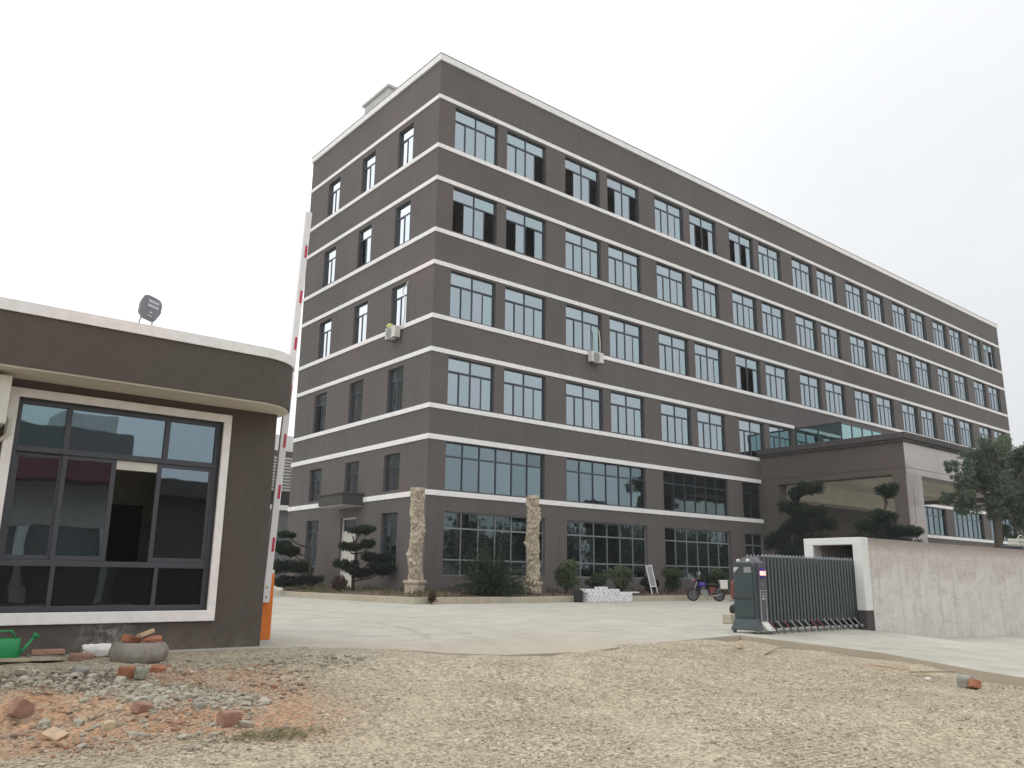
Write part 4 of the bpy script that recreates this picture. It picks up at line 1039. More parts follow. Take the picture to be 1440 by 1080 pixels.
cloud_tree(l1, 'cloud pruned dark tree in front of the white side door', pads_from_px(l1, [(508, 746, 19, 7, 0), (490, 769, 18, 8, -.3), (518, 766, 14, 8, .3), (486, 795, 17, 8, -.3), (528, 785, 24, 9, .4), (540, 800, 22, 9, .2), (512, 806, 20, 8, 0)]), 3, .07)
l0 = (-1.1, 6.6, z_bed(-1.1, 6.6))
cloud_tree(l0, 'cloud pruned dark tree behind the barrier post', pads_from_px(l0, [(402, 752, 14, 5, 0), (396, 768, 20, 8, -.3), (410, 776, 18, 8, .3), (395, 797, 24, 10, 0), (425, 800, 22, 9, .2), (408, 818, 24, 9, 0), (438, 815, 16, 8, 0)]), 5, .08)
q_ = at_y(1128, 800, -5.2); l2 = (q_.x, q_.y, 0)
cloud_tree(l2, 'tall cloud pruned tree left of the entrance canopy', pads_from_px(l2, [(1142, 686, 22, 11, 0), (1118, 695, 16, 12, .4), (1112, 716, 18, 12, 0), (1140, 722, 24, 9, -.3), (1158, 738, 22, 12, .2), (1125, 742, 26, 13, 0), (1100, 755, 22, 11, 0), (1150, 765, 26, 14, 0), (1115, 775, 26, 13, 0), (1085, 765, 14, 10, .3)]), 8, .14, 1900)
q_ = at_y(1248, 800, -9.6); l3 = (q_.x, q_.y, 0)
cloud_tree(l3, 'cloud pruned tree with a separate round top by canopy pier', pads_from_px(l3, [(1244, 690, 22, 11, 0), (1240, 724, 24, 9, 0), (1228, 740, 26, 11, .3), (1262, 748, 24, 9, 0), (1285, 748, 20, 8, -.3), (1215, 758, 26, 8, 0), (1250, 765, 32, 12, 0), (1288, 768, 20, 10, 0)]), 12, .13, 1900)
# round clipped shrub by the door
pb = at_y(477, 812, 3.6) if False else at_x(477, 824, -1.75)
t = thing('clipped_ball_shrub', (pb.x, pb.y, z_bed(pb.x, pb.y)), 'dark russet clipped ball shrub beside the side door', 'shrub')
m = MB(); m.tube([(0, 0, -.05), (0, 0, .2)], .03, 7); m.build('stem', M['bark'], t)
leaf_obj('foliage', [(0, 0, .27, .29, .29, .27)], 2600, .06, .025, 'leafred', t, 71, .25); 
# big feathery bush between the columns
pbsh = at_y(690, 830, -3.0)
t = thing('feathery_bush', (pbsh.x, pbsh.y, z_bed(pbsh.x, pbsh.y)), 'big dark feathery bush spilling over the kerb between the columns', 'bush')
rng = np.random.default_rng(5); P_, N_ = [], []
frs = MB()
for k_ in range(290):
    a = rng.uniform(0, 2*PI); L_ = rng.uniform(.9, 1.95); el = rng.uniform(.15, 1.45); s_ = L_
    dirv = np.array([math.cos(a)*math.cos(el), math.sin(a)*math.cos(el), math.sin(el)]); base = np.array([rng.normal(0, .18), rng.normal(0, .12), .05])
    pts = []
    for i in range(9):
        u = i/8; pts.append(base+dirv*s_*u*1.12+np.array([0, 0, -.62*s_*u*u*math.cos(el)]))
    frs.tube([tuple(q) for q in pts], [.008*(1-.8*i/8) for i in range(9)], 4)
    pa = np.array(pts); side = np.cross(dirv, [0, 0, 1.]); side /= np.linalg.norm(side)+1e-9
    for i in range(1, 9):
        for w_ in range(7):
            u = rng.uniform(); q = pa[i-1]*(1-u)+pa[i]*u; sg = rng.choice([-1, 1])
            P_.append((q, q+side*sg*rng.uniform(.08, .17)*(1.15-i/9)+dirv*rng.uniform(.02, .1)+np.array([0, 0, rng.uniform(-.1, .03)])))
a_ = np.array([p[0] for p in P_]); b_ = np.array([p[1] for p in P_]); ok_ = (b_[:, 2] > .03) & (np.hypot(b_[:, 0], b_[:, 1]) < 1.6); a_ = a_[ok_]; b_ = b_[ok_]; ax_ = b_-a_; ax_ /= np.linalg.norm(ax_, axis=1, keepdims=True)
wv = np.cross(ax_, rng.normal(size=ax_.shape)); wv /= np.linalg.norm(wv, axis=1, keepdims=True); wv *= .017
mid_ = (a_+b_)/2
v = np.stack([a_, mid_+wv, b_, mid_-wv], 1).reshape(-1, 3)
link('foliage', np_mesh('foliage', v, np.arange(len(v)).reshape(-1, 4), M['leafdark']), t)
frs.build('stem', M['leafmid'], t)
# row of shrubs under the ground floor windows
def shrub(px, py_top, hw, label, mat, seed, y=-2.2, hpx=None):
    c = at_y(px, 828, y); dep = (c-CAM).dot(fwd); s = dep/FPX; z0 = z_bed(c.x, c.y)
    top = at_y(px, py_top, y).z; h = (top-z0)*1.08; w_ = hw*s*1.22
    t = thing('shrub', (c.x, c.y, z0), label, 'shrub', 'shrubs under the ground floor windows')
    r = random.Random(seed); m = MB(); bl = []
    for k in range(6):
        a = r.uniform(0, 2*PI); m.tube([(0, 0, -.03), (math.cos(a)*w_*.3, math.sin(a)*w_*.3, h*.4), (math.cos(a)*w_*.55, math.sin(a)*w_*.55, h*.75)], [.018, .013, .006], 5)
    m.build('stem', M['bark'], t)
    for k in range(13):
        a = r.uniform(0, 2*PI); q = r.uniform(0, .7)*w_; bl.append((math.cos(a)*q, math.sin(a)*q, h*r.uniform(.25, .8), w_*r.uniform(.25, .45), w_*r.uniform(.25, .45), h*r.uniform(.14, .26)))
    leaf_obj('foliage', bl, 3600, .095, .05, mat, t, seed, .5)
shrub(797, 790, 20, 'pale green leafy shrub just right of the second stone column', 'leafbush', 31)
shrub(837, 806, 16, 'low dark shrub behind the left end of the wrapped bundles', 'leafmid', 32)
shrub(876, 796, 22, 'pale green rounded shrub behind the wrapped bundles', 'leafbush', 33)
shrub(914, 812, 13, 'small dark shrub at the foot of the leaning screen', 'leafdark', 34, -2.0)
shrub(948, 798, 21, 'dark green shrub between the leaning screen and motorcycle', 'leafmid', 35)
shrub(1012, 800, 20, 'bright green shrub behind the motorcycle box', 'leafmid', 36)
shrub(988, 808, 16, 'dark shrub behind the motorcycle handlebars', 'leafdark', 37)
# purple-flowered tuft on the kerb by the first column
pf = at_z(572, 846, .0)
t = thing('potted_tuft', (-2.55, -4.28, 0), 'small dusty purple plant growing against the kerb corner', 'plant')
m = MB(); m.tube([(0, 0, 0), (0.02, 0, .2)], .015, 5); m.build('stem', M['bark'], t)
leaf_obj('foliage', [(0, 0, .2, .15, .1, .2)], 500, .06, .035, 'leafred', t, 77, .5)
# the street tree behind the wall
lt = at_y(1398, 775, -9.5)
t = thing('broadleaf_tree', (lt.x, lt.y, 0), 'bushy grey green tree rising behind the right boundary wall', 'tree')
H = lambda px, py, dd=0: (CAM+ray(px, py)*((lt-CAM).dot(fwd)+dd))-Vector((lt.x, lt.y, 0))
tw = MB(); base = Vector((0, 0, -.05)); fork = H(1402, 705)
tw.tube([base, (base+fork)/2+Vector((.05, 0, 0)), fork], [.22, .18, .15], 12)
bl = []; r = random.Random(4)
for px, py, rr, dd in ((1445, 765, 20, .2), (1412, 750, 14, .5), (1390, 650, 30, .6), (1410, 690, 34, .8), (1435, 665, 32, .8), (1375, 670, 26, .5), (1395, 725, 20, .6), (1425, 720, 26, .6), (1352, 660, 20, 0), (1338, 695, 17, .3), (1375, 645, 24, .4), (1400, 632, 22, -.3), (1425, 640, 24, .3), (1450, 645, 26, 0), (1395, 670, 28, 0), (1425, 680, 28, .5), (1370, 685, 24, -.4), (1445, 700, 26, .2), (1350, 715, 16, .2), (1405, 705, 24, -.3), (1335, 655, 10, 0), (1475, 680, 30, 0), (1440, 735, 22, .2), (1325, 700, 9, 0), (1365, 705, 20, .2), (1415, 620, 12, 0), (1385, 622, 9, 0)):
    c = H(px, py, dd); s = ((lt-CAM).dot(fwd))/FPX*rr
    tw.tube([fork, (fork+c)/2+Vector((r.uniform(-.15, .15), r.uniform(-.15, .15), -.05)), c], [.06, .04, .012], 6)
    for k in range(5):
        bl.append((c.x+r.uniform(-.6, .6)*s, c.y+r.uniform(-.6, .6)*s, c.z+r.uniform(-.6, .6)*s, s*r.uniform(.35, .6), s*r.uniform(.35, .6), s*r.uniform(.3, .5)))
tw.build('trunk', M['bark'], t, smooth=True)
leaf_obj('crown', bl, 52000, .12, .065, 'leaftree', t, 91, .55)
# white slatted box by the tree
sb = at_y(1434, 768, -13.0)
t = thing('slatted_crate', (sb.x+.15, sb.y, sb.z-.02), 'white slatted crate showing above the wall under the tree', 'crate')
m = MB()
for i in range(4): m.box(-.32, .5, -.012, .0, .04+i*.075, .075+i*.075)
for x in (-.32, .06, .46): m.box(x, x+.04, -.03, -.012, 0, .33)
m.box(-.32, .5, .3, .312, .05, .3)
for x in (-.32, .46): m.box(x, x+.04, .0, .3, .1, .16); m.box(x, x+.04, .0, .3, .22, .28)
m.build('slat', M['plastic_white'], t)
m = MB(); m.tube([(-.2, .0, .33), (-.05, .0, .41), (.2, 0, .41), (.35, 0, .33)], .015, 6); m.build('handle', M['plastic_white'], t)
m = MB(); m.box(-.4, .6, -.1, .5, -1.0+.0, -.0); m.build('stand', M['gatebar_dark'], t)

# ------------------------------------------------------------------ wrapped bundles and leaning screen by the kerb
def film_mat():
    m, nt, b, o = new_mat('printed_wrap'); v = coords(nt, (1, 1, 1))
    mp = N(nt, 'ShaderNodeMapping'); mp.inputs['Rotation'].default_value = (0, .6, .0); mp.inputs['Scale'].default_value = (7, 7, 12); nt.links.new(v, mp.inputs[0])
    vo = N(nt, 'ShaderNodeTexVoronoi'); nt.links.new(mp.outputs[0], vo.inputs['Vector']); vo.inputs['Scale'].default_value = 1.0; vo.inputs['Randomness'].default_value = .35
    r_ = ramp(nt, vo.outputs['Distance'], [(.2, (.3, .31, .36)), (.34, (.74, .74, .76))]); nt.links.new(r_.outputs[0], b.inputs['Base Color']); b.inputs['Roughness'].default_value = .35
    bump(nt, b, noise_node(nt, v, 9, 4).outputs[0], .4, .03); return m
M['wrap'] = film_mat()
s0 = at_y(820, 846, -4.15)
for nm, a, b, z0, z1, y0, y1, lab in (('wrapped_bundle', .0, 2.15, .0, .30, -.28, .12, 'long white film wrapped bundle lying at the front by the kerb'), ('wrapped_bundle', -.05, 1.55, .302, .44, -.25, .1, 'film wrapped bundle stacked on the long one'), ('wrapped_bundle', .58, 1.0, .442, .51, -.2, .05, 'short film wrapped piece on top of the stack'), ('wrapped_bundle', 1.6, 2.62, .302, .34, -.2, .05, 'thin film wrapped strip sticking out right of the stack')):
    m = MB(); m.box((a-b)/2, (b-a)/2, y0, y1, 0, z1-z0); o = m.build(nm, M['wrap'], None, (s0.x+(a+b)/2, s0.y, z0), bevel=.02); tag(o, lab, 'bundle', 'film wrapped bundles by the kerb')
m = MB(); m.box(-.08, .05, -.15, .15, 0, .4); m.box(.05, .09, -.1, .12, .06, .3); o = m.build('black_box', M['black'], None, (s0.x-.2, s0.y+.02, 0), (0, 0, .2), bevel=.02); tag(o, 'black box at the left end of the wrapped bundles', 'box')
ps = at_y(918, 826, -2.9)
t = thing('leaning_screen', (ps.x+.12, ps.y, z_bed(ps.x, ps.y)), 'white framed mesh screen leaning among the shrubs', 'screen', rz=0)
Rm = Matrix.Rotation(math.radians(-9), 4, 'X') @ Matrix.Rotation(math.radians(-7), 4, 'Y')
m = MB(); wS, hS = .32, 1.12
for c, sx, sz in (((-wS/2, 0, hS/2), .035, hS), ((wS/2, 0, hS/2), .035, hS), ((0, 0, hS-.018), wS-.04, .036), ((0, 0, .3), wS-.04, .036)): m.obox(Rm @ Matrix.Translation(c), sx, .03, sz)
m.build('frame', M['boomwhite'], t)
m = MB(); m.obox(Rm @ Matrix.Translation((0, 0, .3+hS/2-.16)), wS-.03, .006, hS-.36); m.build('mesh_panel', M['mesh'], t)

# ------------------------------------------------------------------ motorcycle, facing left
mp_ = at_y(994, 846, -4.75)
mc = thing('motorcycle', (mp_.x, mp_.y, 0), 'dark red and violet motorcycle parked by the kerb', 'motorcycle', rz=2.4)
R_ = .235
for x in (.5, -.46):
    m = MB(); m.lathe([(R_-.06, -.035), (R_-.015, -.04), (R_, -.018), (R_, .018), (R_-.015, .04), (R_-.06, .035), (R_-.06, -.035)], 0, 0, 28, 0, 'y')
    wl = m.build('wheel', M['black'], mc, (x, 0, R_), smooth=True)
    m = MB()
    for k in range(10): a = 2*PI*k/10; m.tube([(0, .01*(-1)**k, 0), (math.cos(a)*(R_-.05), 0, math.sin(a)*(R_-.05))], .005, 4)
    m.lathe([(R_-.065, -.02), (R_-.05, -.02), (R_-.05, .02), (R_-.065, .02), (R_-.065, -.02)], 0, 0, 24, 0, 'y'); m.lathe([(.035, -.04), (.035, .04)], 0, 0, 14, 0, 'y'); m.build('rim', M['steel'], wl)
m = MB()
for s in (-.055, .055): m.tube([(.5, s, R_), (.40, s, .55), (.34, s, .72)], [.018, .02, .018], 8)
m.build('fork', M['steel'], mc, smooth=True)
m = MB(); m.tube([(.36, 0, .64), (.05, 0, .58), (-.35, 0, .58)], .025, 8); m.tube([(.34, 0, .62), (.2, 0, .3), (-.1, 0, .22), (-.46, 0, R_)], .022, 8); m.build('frame', M['black'], mc, smooth=True)
m = MB(); m.lathe([(.02, -.14), (.07, -.12), (.085, -.02), (.075, .09), (.03, .14)], .16, 0, 16, 0, 'x', .61); tk_ = m.build('fuel_tank', M['purple'], mc, smooth=True)
m = MB(); m.lathe([(.04, -.3), (.09, -.26), (.085, 0), (.07, .2), (.03, .24)], -.25, 0, 14, 0, 'x', .61); m.v = [(x, y*1.2, .61+(z-.61)*.55) for x, y, z in m.v]; m.build('seat', M['black'], mc, smooth=True)
m = MB(); m.box(-.03, .22, -.08, .08, .2, .42); m.lathe([(.075, -.1), (.08, 0), (.075, .1)], .02, 0, 16, 0, 'y', .26)
for i in range(5): m.box(.06, .2, -.1, .1, .44+i*.02, .448+i*.02)
m.build('engine', M['steel'], mc, bevel=.008)
m = MB(); m.tube([(.2, .1, .3), (.1, .12, .17), (-.3, .13, .2), (-.55, .13, .26)], [.018, .022, .032, .03], 10); m.build('exhaust', M['steel'], mc, smooth=True)
m = MB(); m.tube([(.26, -.3, .82), (.32, -.2, .85), (.35, 0, .8), (.32, .2, .85), (.26, .3, .82)], .013, 8); m.build('handlebar', M['steel'], mc, smooth=True)
for s in (-1, 1):
    m = MB(); m.tube([(.3, .22*s, .84), (.28, .27*s, 1.0)], .007, 6); m.lathe([(.02, -.012), (.055, -.01), (.06, .008), (.03, .016)], .275, .29*s, 14, 0, 'x', 1.02); m.build('mirror', M['boomwhite'] if s > 0 else M['steel'], mc, smooth=True)
m = MB(); m.lathe([(.03, -.06), (.075, -.02), (.08, .05), (.07, .07)], .42, 0, 18, 0, 'x', .76); hl = m.build('headlight', M['redpaint'], mc, smooth=True)
m = MB(); m.lathe([(.065, 0), (.05, .02), (.01, .03)], .49, 0, 18, 0, 'x', .76); m.build('lens', M['line'], hl, smooth=True)
m = MB()
for k in range(9): a0 = .25+k*.24; a1 = a0+.24; m.add([(.5+math.cos(a)*(R_+.02), y, R_+math.sin(a)*(R_+.02)) for a in (a0, a1) for y in (-.05, .05)], [(0, 1, 3, 2)])
m.build('front_mudguard', M['redpaint'], mc)
m = MB(); m.box(-.3, -.12, -.11, -.09, .3, .52); m.box(-.3, -.12, .09, .11, .3, .52); m.tube([(-.62, -.06, .5), (-.4, -.07, .56), (-.2, -.08, .56)], [.03, .05, .03], 8); m.build('side_panel', M['redpaint'], mc, bevel=.008)
m = MB(); m.box(-.78, -.5, -.15, .15, .46, .74); bxo = m.build('top_box', M['plastic_white'], mc, bevel=.02)
m = MB(); m.box(-.8, -.48, -.16, .16, .74, .78); m.build('lid', M['boomwhite'], bxo, bevel=.012)
m = MB(); m.box(-.75, -.3, -.1, .1, .43, .455); m.tube([(-.05, -.12, .3), (-.08, -.2, .02)], .012, 6); m.build('rack', M['steel'], mc)

# ------------------------------------------------------------------ things lying in front of the guardhouse
def lump(name, loc, sx, sy, sz, mat, label, cat, seed, rot=(0, 0, 0), group=None, ang=.2):
    bm = bmesh.new(); bmesh.ops.create_icosphere(bm, subdivisions=3, radius=1)
    for v in bm.verts:
        c = v.co; k = 1+ang*mnoise.fractal(c*1.3+Vector((seed*3.1, seed, 0)), 1, 2, 3); q = Vector((max(-.72, min(.72, c.x)), max(-.72, min(.72, c.y)), max(-.72, min(.72, c.z))))
        v.co = Vector((q.x*sx, q.y*sy, q.z*sz))*k/1.44
    me = bpy.data.meshes.new(name); bm.to_mesh(me); bm.free(); me.materials.append(M[mat]); me.polygons.foreach_set('use_smooth', [True]*len(me.polygons))
    return tag(link(name, me, None, loc, rot), label, cat, group)
def brick(px, py, rot, label, mat='brick', size=(.17, .085, .06), dz=0, loc=None):
    bm = bmesh.new(); bmesh.ops.create_cube(bm, size=1); bmesh.ops.subdivide_edges(bm, edges=bm.edges, cuts=5, use_grid_fill=True)
    s = rnd.uniform(0, 50)
    for v in bm.verts:
        c = v.co.copy(); n_ = mnoise.fractal(c*3+Vector((s, s, 0)), 1, 2, 3); e = sum(abs(abs(q)-.5) < .01 for q in c)
        k = 1-.05*(e >= 2)-.07*(e >= 3)+.035*n_; v.co = Vector((c.x*size[0]*k, c.y*size[1]*k, c.z*size[2]*k))
    me = bpy.data.meshes.new('brick'); bm.to_mesh(me); bm.free(); me.materials.append(M[mat])
    p = loc if loc is not None else on_dirt(px, py)+Vector((0, 0, size[2]*.42+dz))
    return tag(link('brick', me, None, p, rot), label, 'brick', 'loose bricks in front of the guardhouse')
tp = on_dirt(194, 934); tp = tp+Vector((ray(194, 934).x, ray(194, 934).y, 0)).normalized()*.24; tz = zd1(tp.x, tp.y)-.02
ty = thing('old_tyre', (tp.x, tp.y, tz), 'old tyre caked in grey cement lying by the guardhouse wall', 'tyre')
prof = [(.12, .02), (.2, .0), (.235, .012), (.255, .035), (.27, .065), (.275, .09), (.274, .115), (.268, .14), (.255, .165), (.235, .185), (.21, .196), (.19, .197), (.17, .19), (.15, .17), (.12, .12)]
m = MB(); m.lathe(prof, 0, 0, 130)
m.v = [tuple(Vector(v)*(1+.05*mnoise.fractal(Vector(v)*9, 1, 2, 4)+.035*mnoise.fractal(Vector(v)*38, .8, 2, 3))) for v in m.v]; m.build('casing', paint_wall('cement_caked_rubber', (.27, .25, .215), .3, .6, (.14, .13, .11), 30), ty, smooth=True)
m = MB(); m.lathe([(.02, .15), (.1, .145), (.145, .13), (.14, .1)], 0, 0, 20); m.v = [tuple(Vector(v)+Vector((0, 0, .012*mnoise.fractal(Vector(v)*20, 1, 2, 3)))) for v in m.v]; m.build('cement_fill', M['rock'], ty)
side = Vector((cr.x, cr.y, 0)).normalized()
brick(0, 0, (.15, .25, .55), 'orange brick lying at the left on the tyre', loc=tp+Vector((0, 0, tz-tp.z+.205))-side*.085, size=(.17, .095, .07))
brick(0, 0, (.3, -.1, -.35), 'orange brick lying at the right on the tyre', loc=tp+Vector((0, 0, tz-tp.z+.20))+side*.11, size=(.16, .09, .065))
brick(0, 0, (-.25, -.28, .35), 'pale brick balanced on the two orange ones on the tyre', 'brickpale', loc=tp+Vector((0, 0, tz-tp.z+.262))+side*.04, size=(.15, .075, .04))
brick(178, 953, (0, 0, .25), 'orange brick standing just under the tyre edge', size=(.115, .10, .10))
brick(222, 945, (.2, .1, -.4), 'broken orange brick right of the green stone', size=(.12, .08, .06))
brick(200, 998, (.3, .2, .5), 'red brick half buried in the grey rubble heap', 'brickdark', size=(.13, .08, .07))
brick(322, 1020, (.05, .05, .15), 'brick with holes standing alone at the front of the rubble', 'brickdark', size=(.135, .11, .10))
brick(30, 990, (.1, .5, .3), 'dusty brick lump at the far left of the rubble', 'brickdark', size=(.12, .1, .12))
lump('rock', on_dirt(197, 956)+Vector((0, 0, .05)), .085, .075, .09, 'rockgreen', 'greenish grey stone in front of the tyre', 'rock', 3)
lump('rock', on_dirt(113, 948)+Vector((0, 0, .03)), .11, .08, .06, 'rock', 'flat grey stone on the dark soil heap', 'rock', 4)
lump('rock', on_dirt(152, 1027)+Vector((0, 0, .03)), .075, .06, .06, 'rockpale', 'pale tan stone left of the red rubble', 'rock', 5)
lump('rock', on_dirt(278, 998)+Vector((0, 0, .02)), .07, .07, .05, 'rock', 'grey stone between the two rubble heaps', 'rock', 6)
m = MB(); m.box(-.06, .06, -.06, .06, -.008, .008); o = m.build('tile', M['brickpale'], None, on_dirt(76, 1040)+Vector((0, 0, .03)), (.35, -.2, .7), bevel=.003); tag(o, 'cream square tile lying tilted at the lower left', 'tile')
fw = Vector((ray(130, 915).x, ray(130, 915).y, 0)).normalized()
def near_wall(px, y, z=0): p = at_y(px, 905, y); return Vector((p.x, y, z))
p = near_wall(68, -15.98); zf = zd1(p.x, p.y)
for k, (z0, mt, lab) in enumerate(((.03, 'rock', 'lower grey slab of the pair by the guardhouse wall'), (.075, 'brickdark', 'upper pinkish slab of the pair by the guardhouse wall'))):
    m = MB(); m.box(-.15+.02*k, .14, -.08, .08, -.02, .02); o = m.build('paving_slab', M[mt], None, (p.x, p.y, zf+z0), (0, 0, .1-.2*k), bevel=.006); tag(o, lab, 'slab', 'paving slabs by the guardhouse wall')
p = near_wall(122, -15.98); lump('sack', (p.x+.1, p.y, zd1(p.x, p.y)+.06), .24, .13, .11, 'sack', 'white cement sack slumped beside the tyre', 'sack', 9, (0, 0, -.1), ang=.3)
brick(0, 0, (.1, .05, .2), 'pinkish brick beside the white sack', 'brickdark', loc=Vector((p.x-.06, p.y-.12, zd1(p.x-.06, p.y-.12)+.03)), size=(.2, .1, .06))
m = MB(); m.box(-.45, .42, -.045, .045, -.012, .012); p = near_wall(20, -16.12); o = m.build('plank', M['wood'], None, (p.x, p.y, zd1(p.x, p.y)+.03), (0, .02, .03)); tag(o, 'pale plank lying in front of the watering can', 'plank')
# watering can
p = near_wall(8, -15.97); can_ = thing('watering_can', (p.x, p.y, zd1(p.x, p.y)+.01), 'green plastic watering can against the guardhouse wall', 'watering can')
m = MB(); m.lathe([(.02, 0), (.125, 0), (.135, .02), (.135, .24), (.125, .255), (.1, .255), (.095, .24)], 0, 0, 26); m.v = [(x*1.15, y*.8, z) for x, y, z in m.v]; m.build('body', M['green'], can_, smooth=True)
m = MB(); m.tube([(.12, 0, .06), (.2, 0, .13), (.29, 0, .26)], [.028, .02, .016], 12); sp = m.build('spout', M['green'], can_, smooth=True)
m = MB(); m.lathe([(.015, 0), (.045, .045), (.045, .055)], 0, 0, 18); T2 = Matrix.Translation((.285, 0, .25)) @ Matrix.Rotation(.75, 4, 'Y'); m.v = [tuple(T2 @ Vector(v)) for v in m.v]; m.build('rose', M['green'], sp, smooth=True)
m = MB(); m.tube([(.1, 0, .25), (.05, 0, .34), (-.08, 0, .34), (-.16, 0, .2), (-.14, 0, .08)], .013, 8); m.build('handle', M['green'], can_, smooth=True)
can_.scale = (.75, .75, .75)
ty.scale = (.9, .9, .95)
fl.scale = (.9, .9, .9)
# along the slab edge on the right
p = on_dirt(1040, 913); lump('rock', p+Vector((0, 0, .03)), .1, .08, .08, 'rockpale', 'pale triangular stone at the slab corner near the gate', 'rock', 12, (0, .3, .4))
def stick(pxs, label, r=.012, mat='wood'):
    pts = [on_dirt(a, b)+Vector((0, 0, r+h)) for a, b, h in pxs]; c = pts[0].copy(); m = MB(); m.tube([q-c for q in pts], [r*(1-.3*i/(len(pts)-1)) for i in range(len(pts))], 7)
    tag(m.build('stick', M[mat], None, c, smooth=True), label, 'stick', 'sticks along the slab edge')
stick([(1076, 922, .01), (1092, 916, .03), (1106, 914, .02)], 'crooked pale stick at the slab edge near the gate')
stick([(1225, 940, .035), (1280, 948, .035), (1340, 962, .02)], 'long weathered stick along the slab edge by the broken brick', .008)
stick([(1280, 950, .03), (1345, 953, .05)], 'pale bamboo stick against the slab edge', .014)
p = on_dirt(1365, 968)
lump('rock', p+Vector((.02, .05, .06)), .17, .12, .11, 'rock', 'grey lump of mortar behind the broken brick at right', 'rock', 15)
brick(0, 0, (.3, .2, .9), 'broken orange brick by the slab edge at the far right', 'brick', loc=p+Vector((-.04, -.05, .05)), size=(.12, .09, .08))
p = on_dirt(1305, 957); lump('rag', p+Vector((0, 0, .015)), .08, .05, .03, 'plastic_white', 'pale scrap of rag on the gravel near the slab edge', 'rag', 17, ang=.5)
p = on_dirt(392, 1036)
rng = np.random.default_rng(3); q = rng.normal(0, 1, (350, 3))*[.17, .09, 0]+[p.x, p.y, 0]; q[:, 2] = zfield(q[:, 0], q[:, 1])+rng.uniform(.0, .03, 350)
nr = rng.normal(size=(350, 3))*.35+[0, 0, 1]; nr /= np.linalg.norm(nr, axis=1, keepdims=True); v, f_ = leaves(q, nr, .07, .012, rng)
tag(link('dry_leaves', np_mesh('dry_leaves', v, f_, foliage('dry_leaf', (.16, .14, .08), (.26, .24, .16), (.36, .32, .22)))), kind='stuff')

# ------------------------------------------------------------------ beyond the yard
def S(px, py): return at_y(px, py, 42)
sh = thing('metal_shed', (0, 42, 0), 'pale grey corrugated metal shed behind the barrier arm', 'shed')
SX0, SX1 = S(372, 690).x, S(372, 690).x+40; a = S(395, 690).z; b = S(395, 641).z; c = S(395, 612).z; d = S(395, 711).z
m = MB(); m.box(SX0, SX1, 0, 14, 0, d-.4); m.build('wall', simple('shed_wall_paint', (.10, .115, .11), .8), sh)
m = MB(); m.box(SX0, SX1, .3, .6, d, a); m.build('dark_window_strip', M['glassdark'], sh)
m = MB(); m.box(SX0, SX1, -.5, .2, d-.4, d); m.build('ledge', M['white'], sh)
m = MB(); n_ = 11
for i in range(n_): z0 = a+(b-a)*i/n_; m.add([(SX0, -.05, z0), (SX1, -.05, z0), (SX1, -.28, z0+.02), (SX0, -.28, z0+.02), (SX0, -.05, z0+(b-a)/n_*.6), (SX1, -.05, z0+(b-a)/n_*.6)], [(0, 1, 2, 3), (3, 2, 5, 4)])
m.box(SX0, SX1, 0, .3, a, b); m.build('louvre', M['bulk'], sh)
m = MB(); m.box(SX0, SX1, -.2, 14, b, b+.4); m.build('eaves', M['stone_dark'], sh)
m = MB(); m.add([(SX0, -.1, b+.4), (SX1, -.1, b+.4), (SX1, 7, c+.8), (SX0, 7, c+.8), (SX0, -.1, c), (SX1, -.1, c)], [(0, 1, 5, 4), (4, 5, 2, 3)]); m.build('roof', M['white'], sh, raw=True)
# across the road behind the viewer (seen reflected in the glass)
ob = thing('street_building', (-28, -45, 0), 'low grey building across the road reflected in the guardhouse window', 'building')
m = MB(); m.box(-22, 21.6, -12, 0, -.5, 6.75); m.build('wall', paint_wall('street_building_paint', (.17, .165, .155), .1, .3), ob)
m = MB(); m.box(18.8, 21.0, -3, -.4, 6.75, 7.5); m.build('roof_tank', M['bulk'], ob)
m = MB(); m.box(-20, 21.4, .0, 1.6, 4.4, 5.3); m.build('awning', M['redpaint'], ob)
m = MB(); m.box(-20, 21.4, .01, .06, 2.6, 4.39); m.build('shopfront', M['interior'], ob)
m = MB(); m.box(21.61, 40, -12, 0, -.5, 4.9); m.box(21.7, 39.5, .01, .9, 4.1, 4.8); m.build('side_wing', M['doorwood'], ob)
m = MB()
for i in range(14): m.box(-19+i*3.05, -18.6+i*3.05, .07, .4, -.5, 2.59)
m.build('pier', M['bulk'], ob)
nb = thing('neighbouring_block', (-27, 50, 0), 'tall grey block beyond the left side of the yard', 'building')
m = MB(); m.box(-12, 0, -28, 40, 0, 23.0); m.build('wall', paint_wall('neighbour_paint', (.11, .11, .10), .1, .3), nb)
m = MB()
for z in (1.2, 4.4, 7.6, 10.8, 14, 17.2, 20):
    for i in range(14): m.box(.0, .06, -26+i*4.6, -24+i*4.6, z, z+1.6)
m.build('window', M['glassdark'], nb)
blw = []; r = random.Random(21)
for i in range(70):
    x = 14+i*1.5; h = r.uniform(5.5, 8.6); blw.append((x, -46+r.uniform(-2, 2), h*.55, r.uniform(1.4, 2.6), 1.6, h*.45))
o = leaf_obj('roadside_trees', blw, 30000, .6, .4, 'leaftree', None, 55, .5); tag(o, kind='stuff')

# ------------------------------------------------------------------ thin scattering volume, added to stand in for sky glare
hm = bpy.data.materials.new('glare_veil'); hm.use_nodes = True; hm.node_tree.nodes.clear()
ho = hm.node_tree.nodes.new('ShaderNodeOutputMaterial'); hv = hm.node_tree.nodes.new('ShaderNodeVolumePrincipled')
hv.inputs['Color'].default_value = (.93, .94, .96, 1); hv.inputs['Density'].default_value = VEIL_DENSITY
hm.node_tree.links.new(hv.outputs[0], ho.inputs['Volume'])
m = MB(); m.box(-270, 270, -270, 295, -1.6, 23.6); o = m.build('glare_veil', hm); tag(o, kind='stuff')

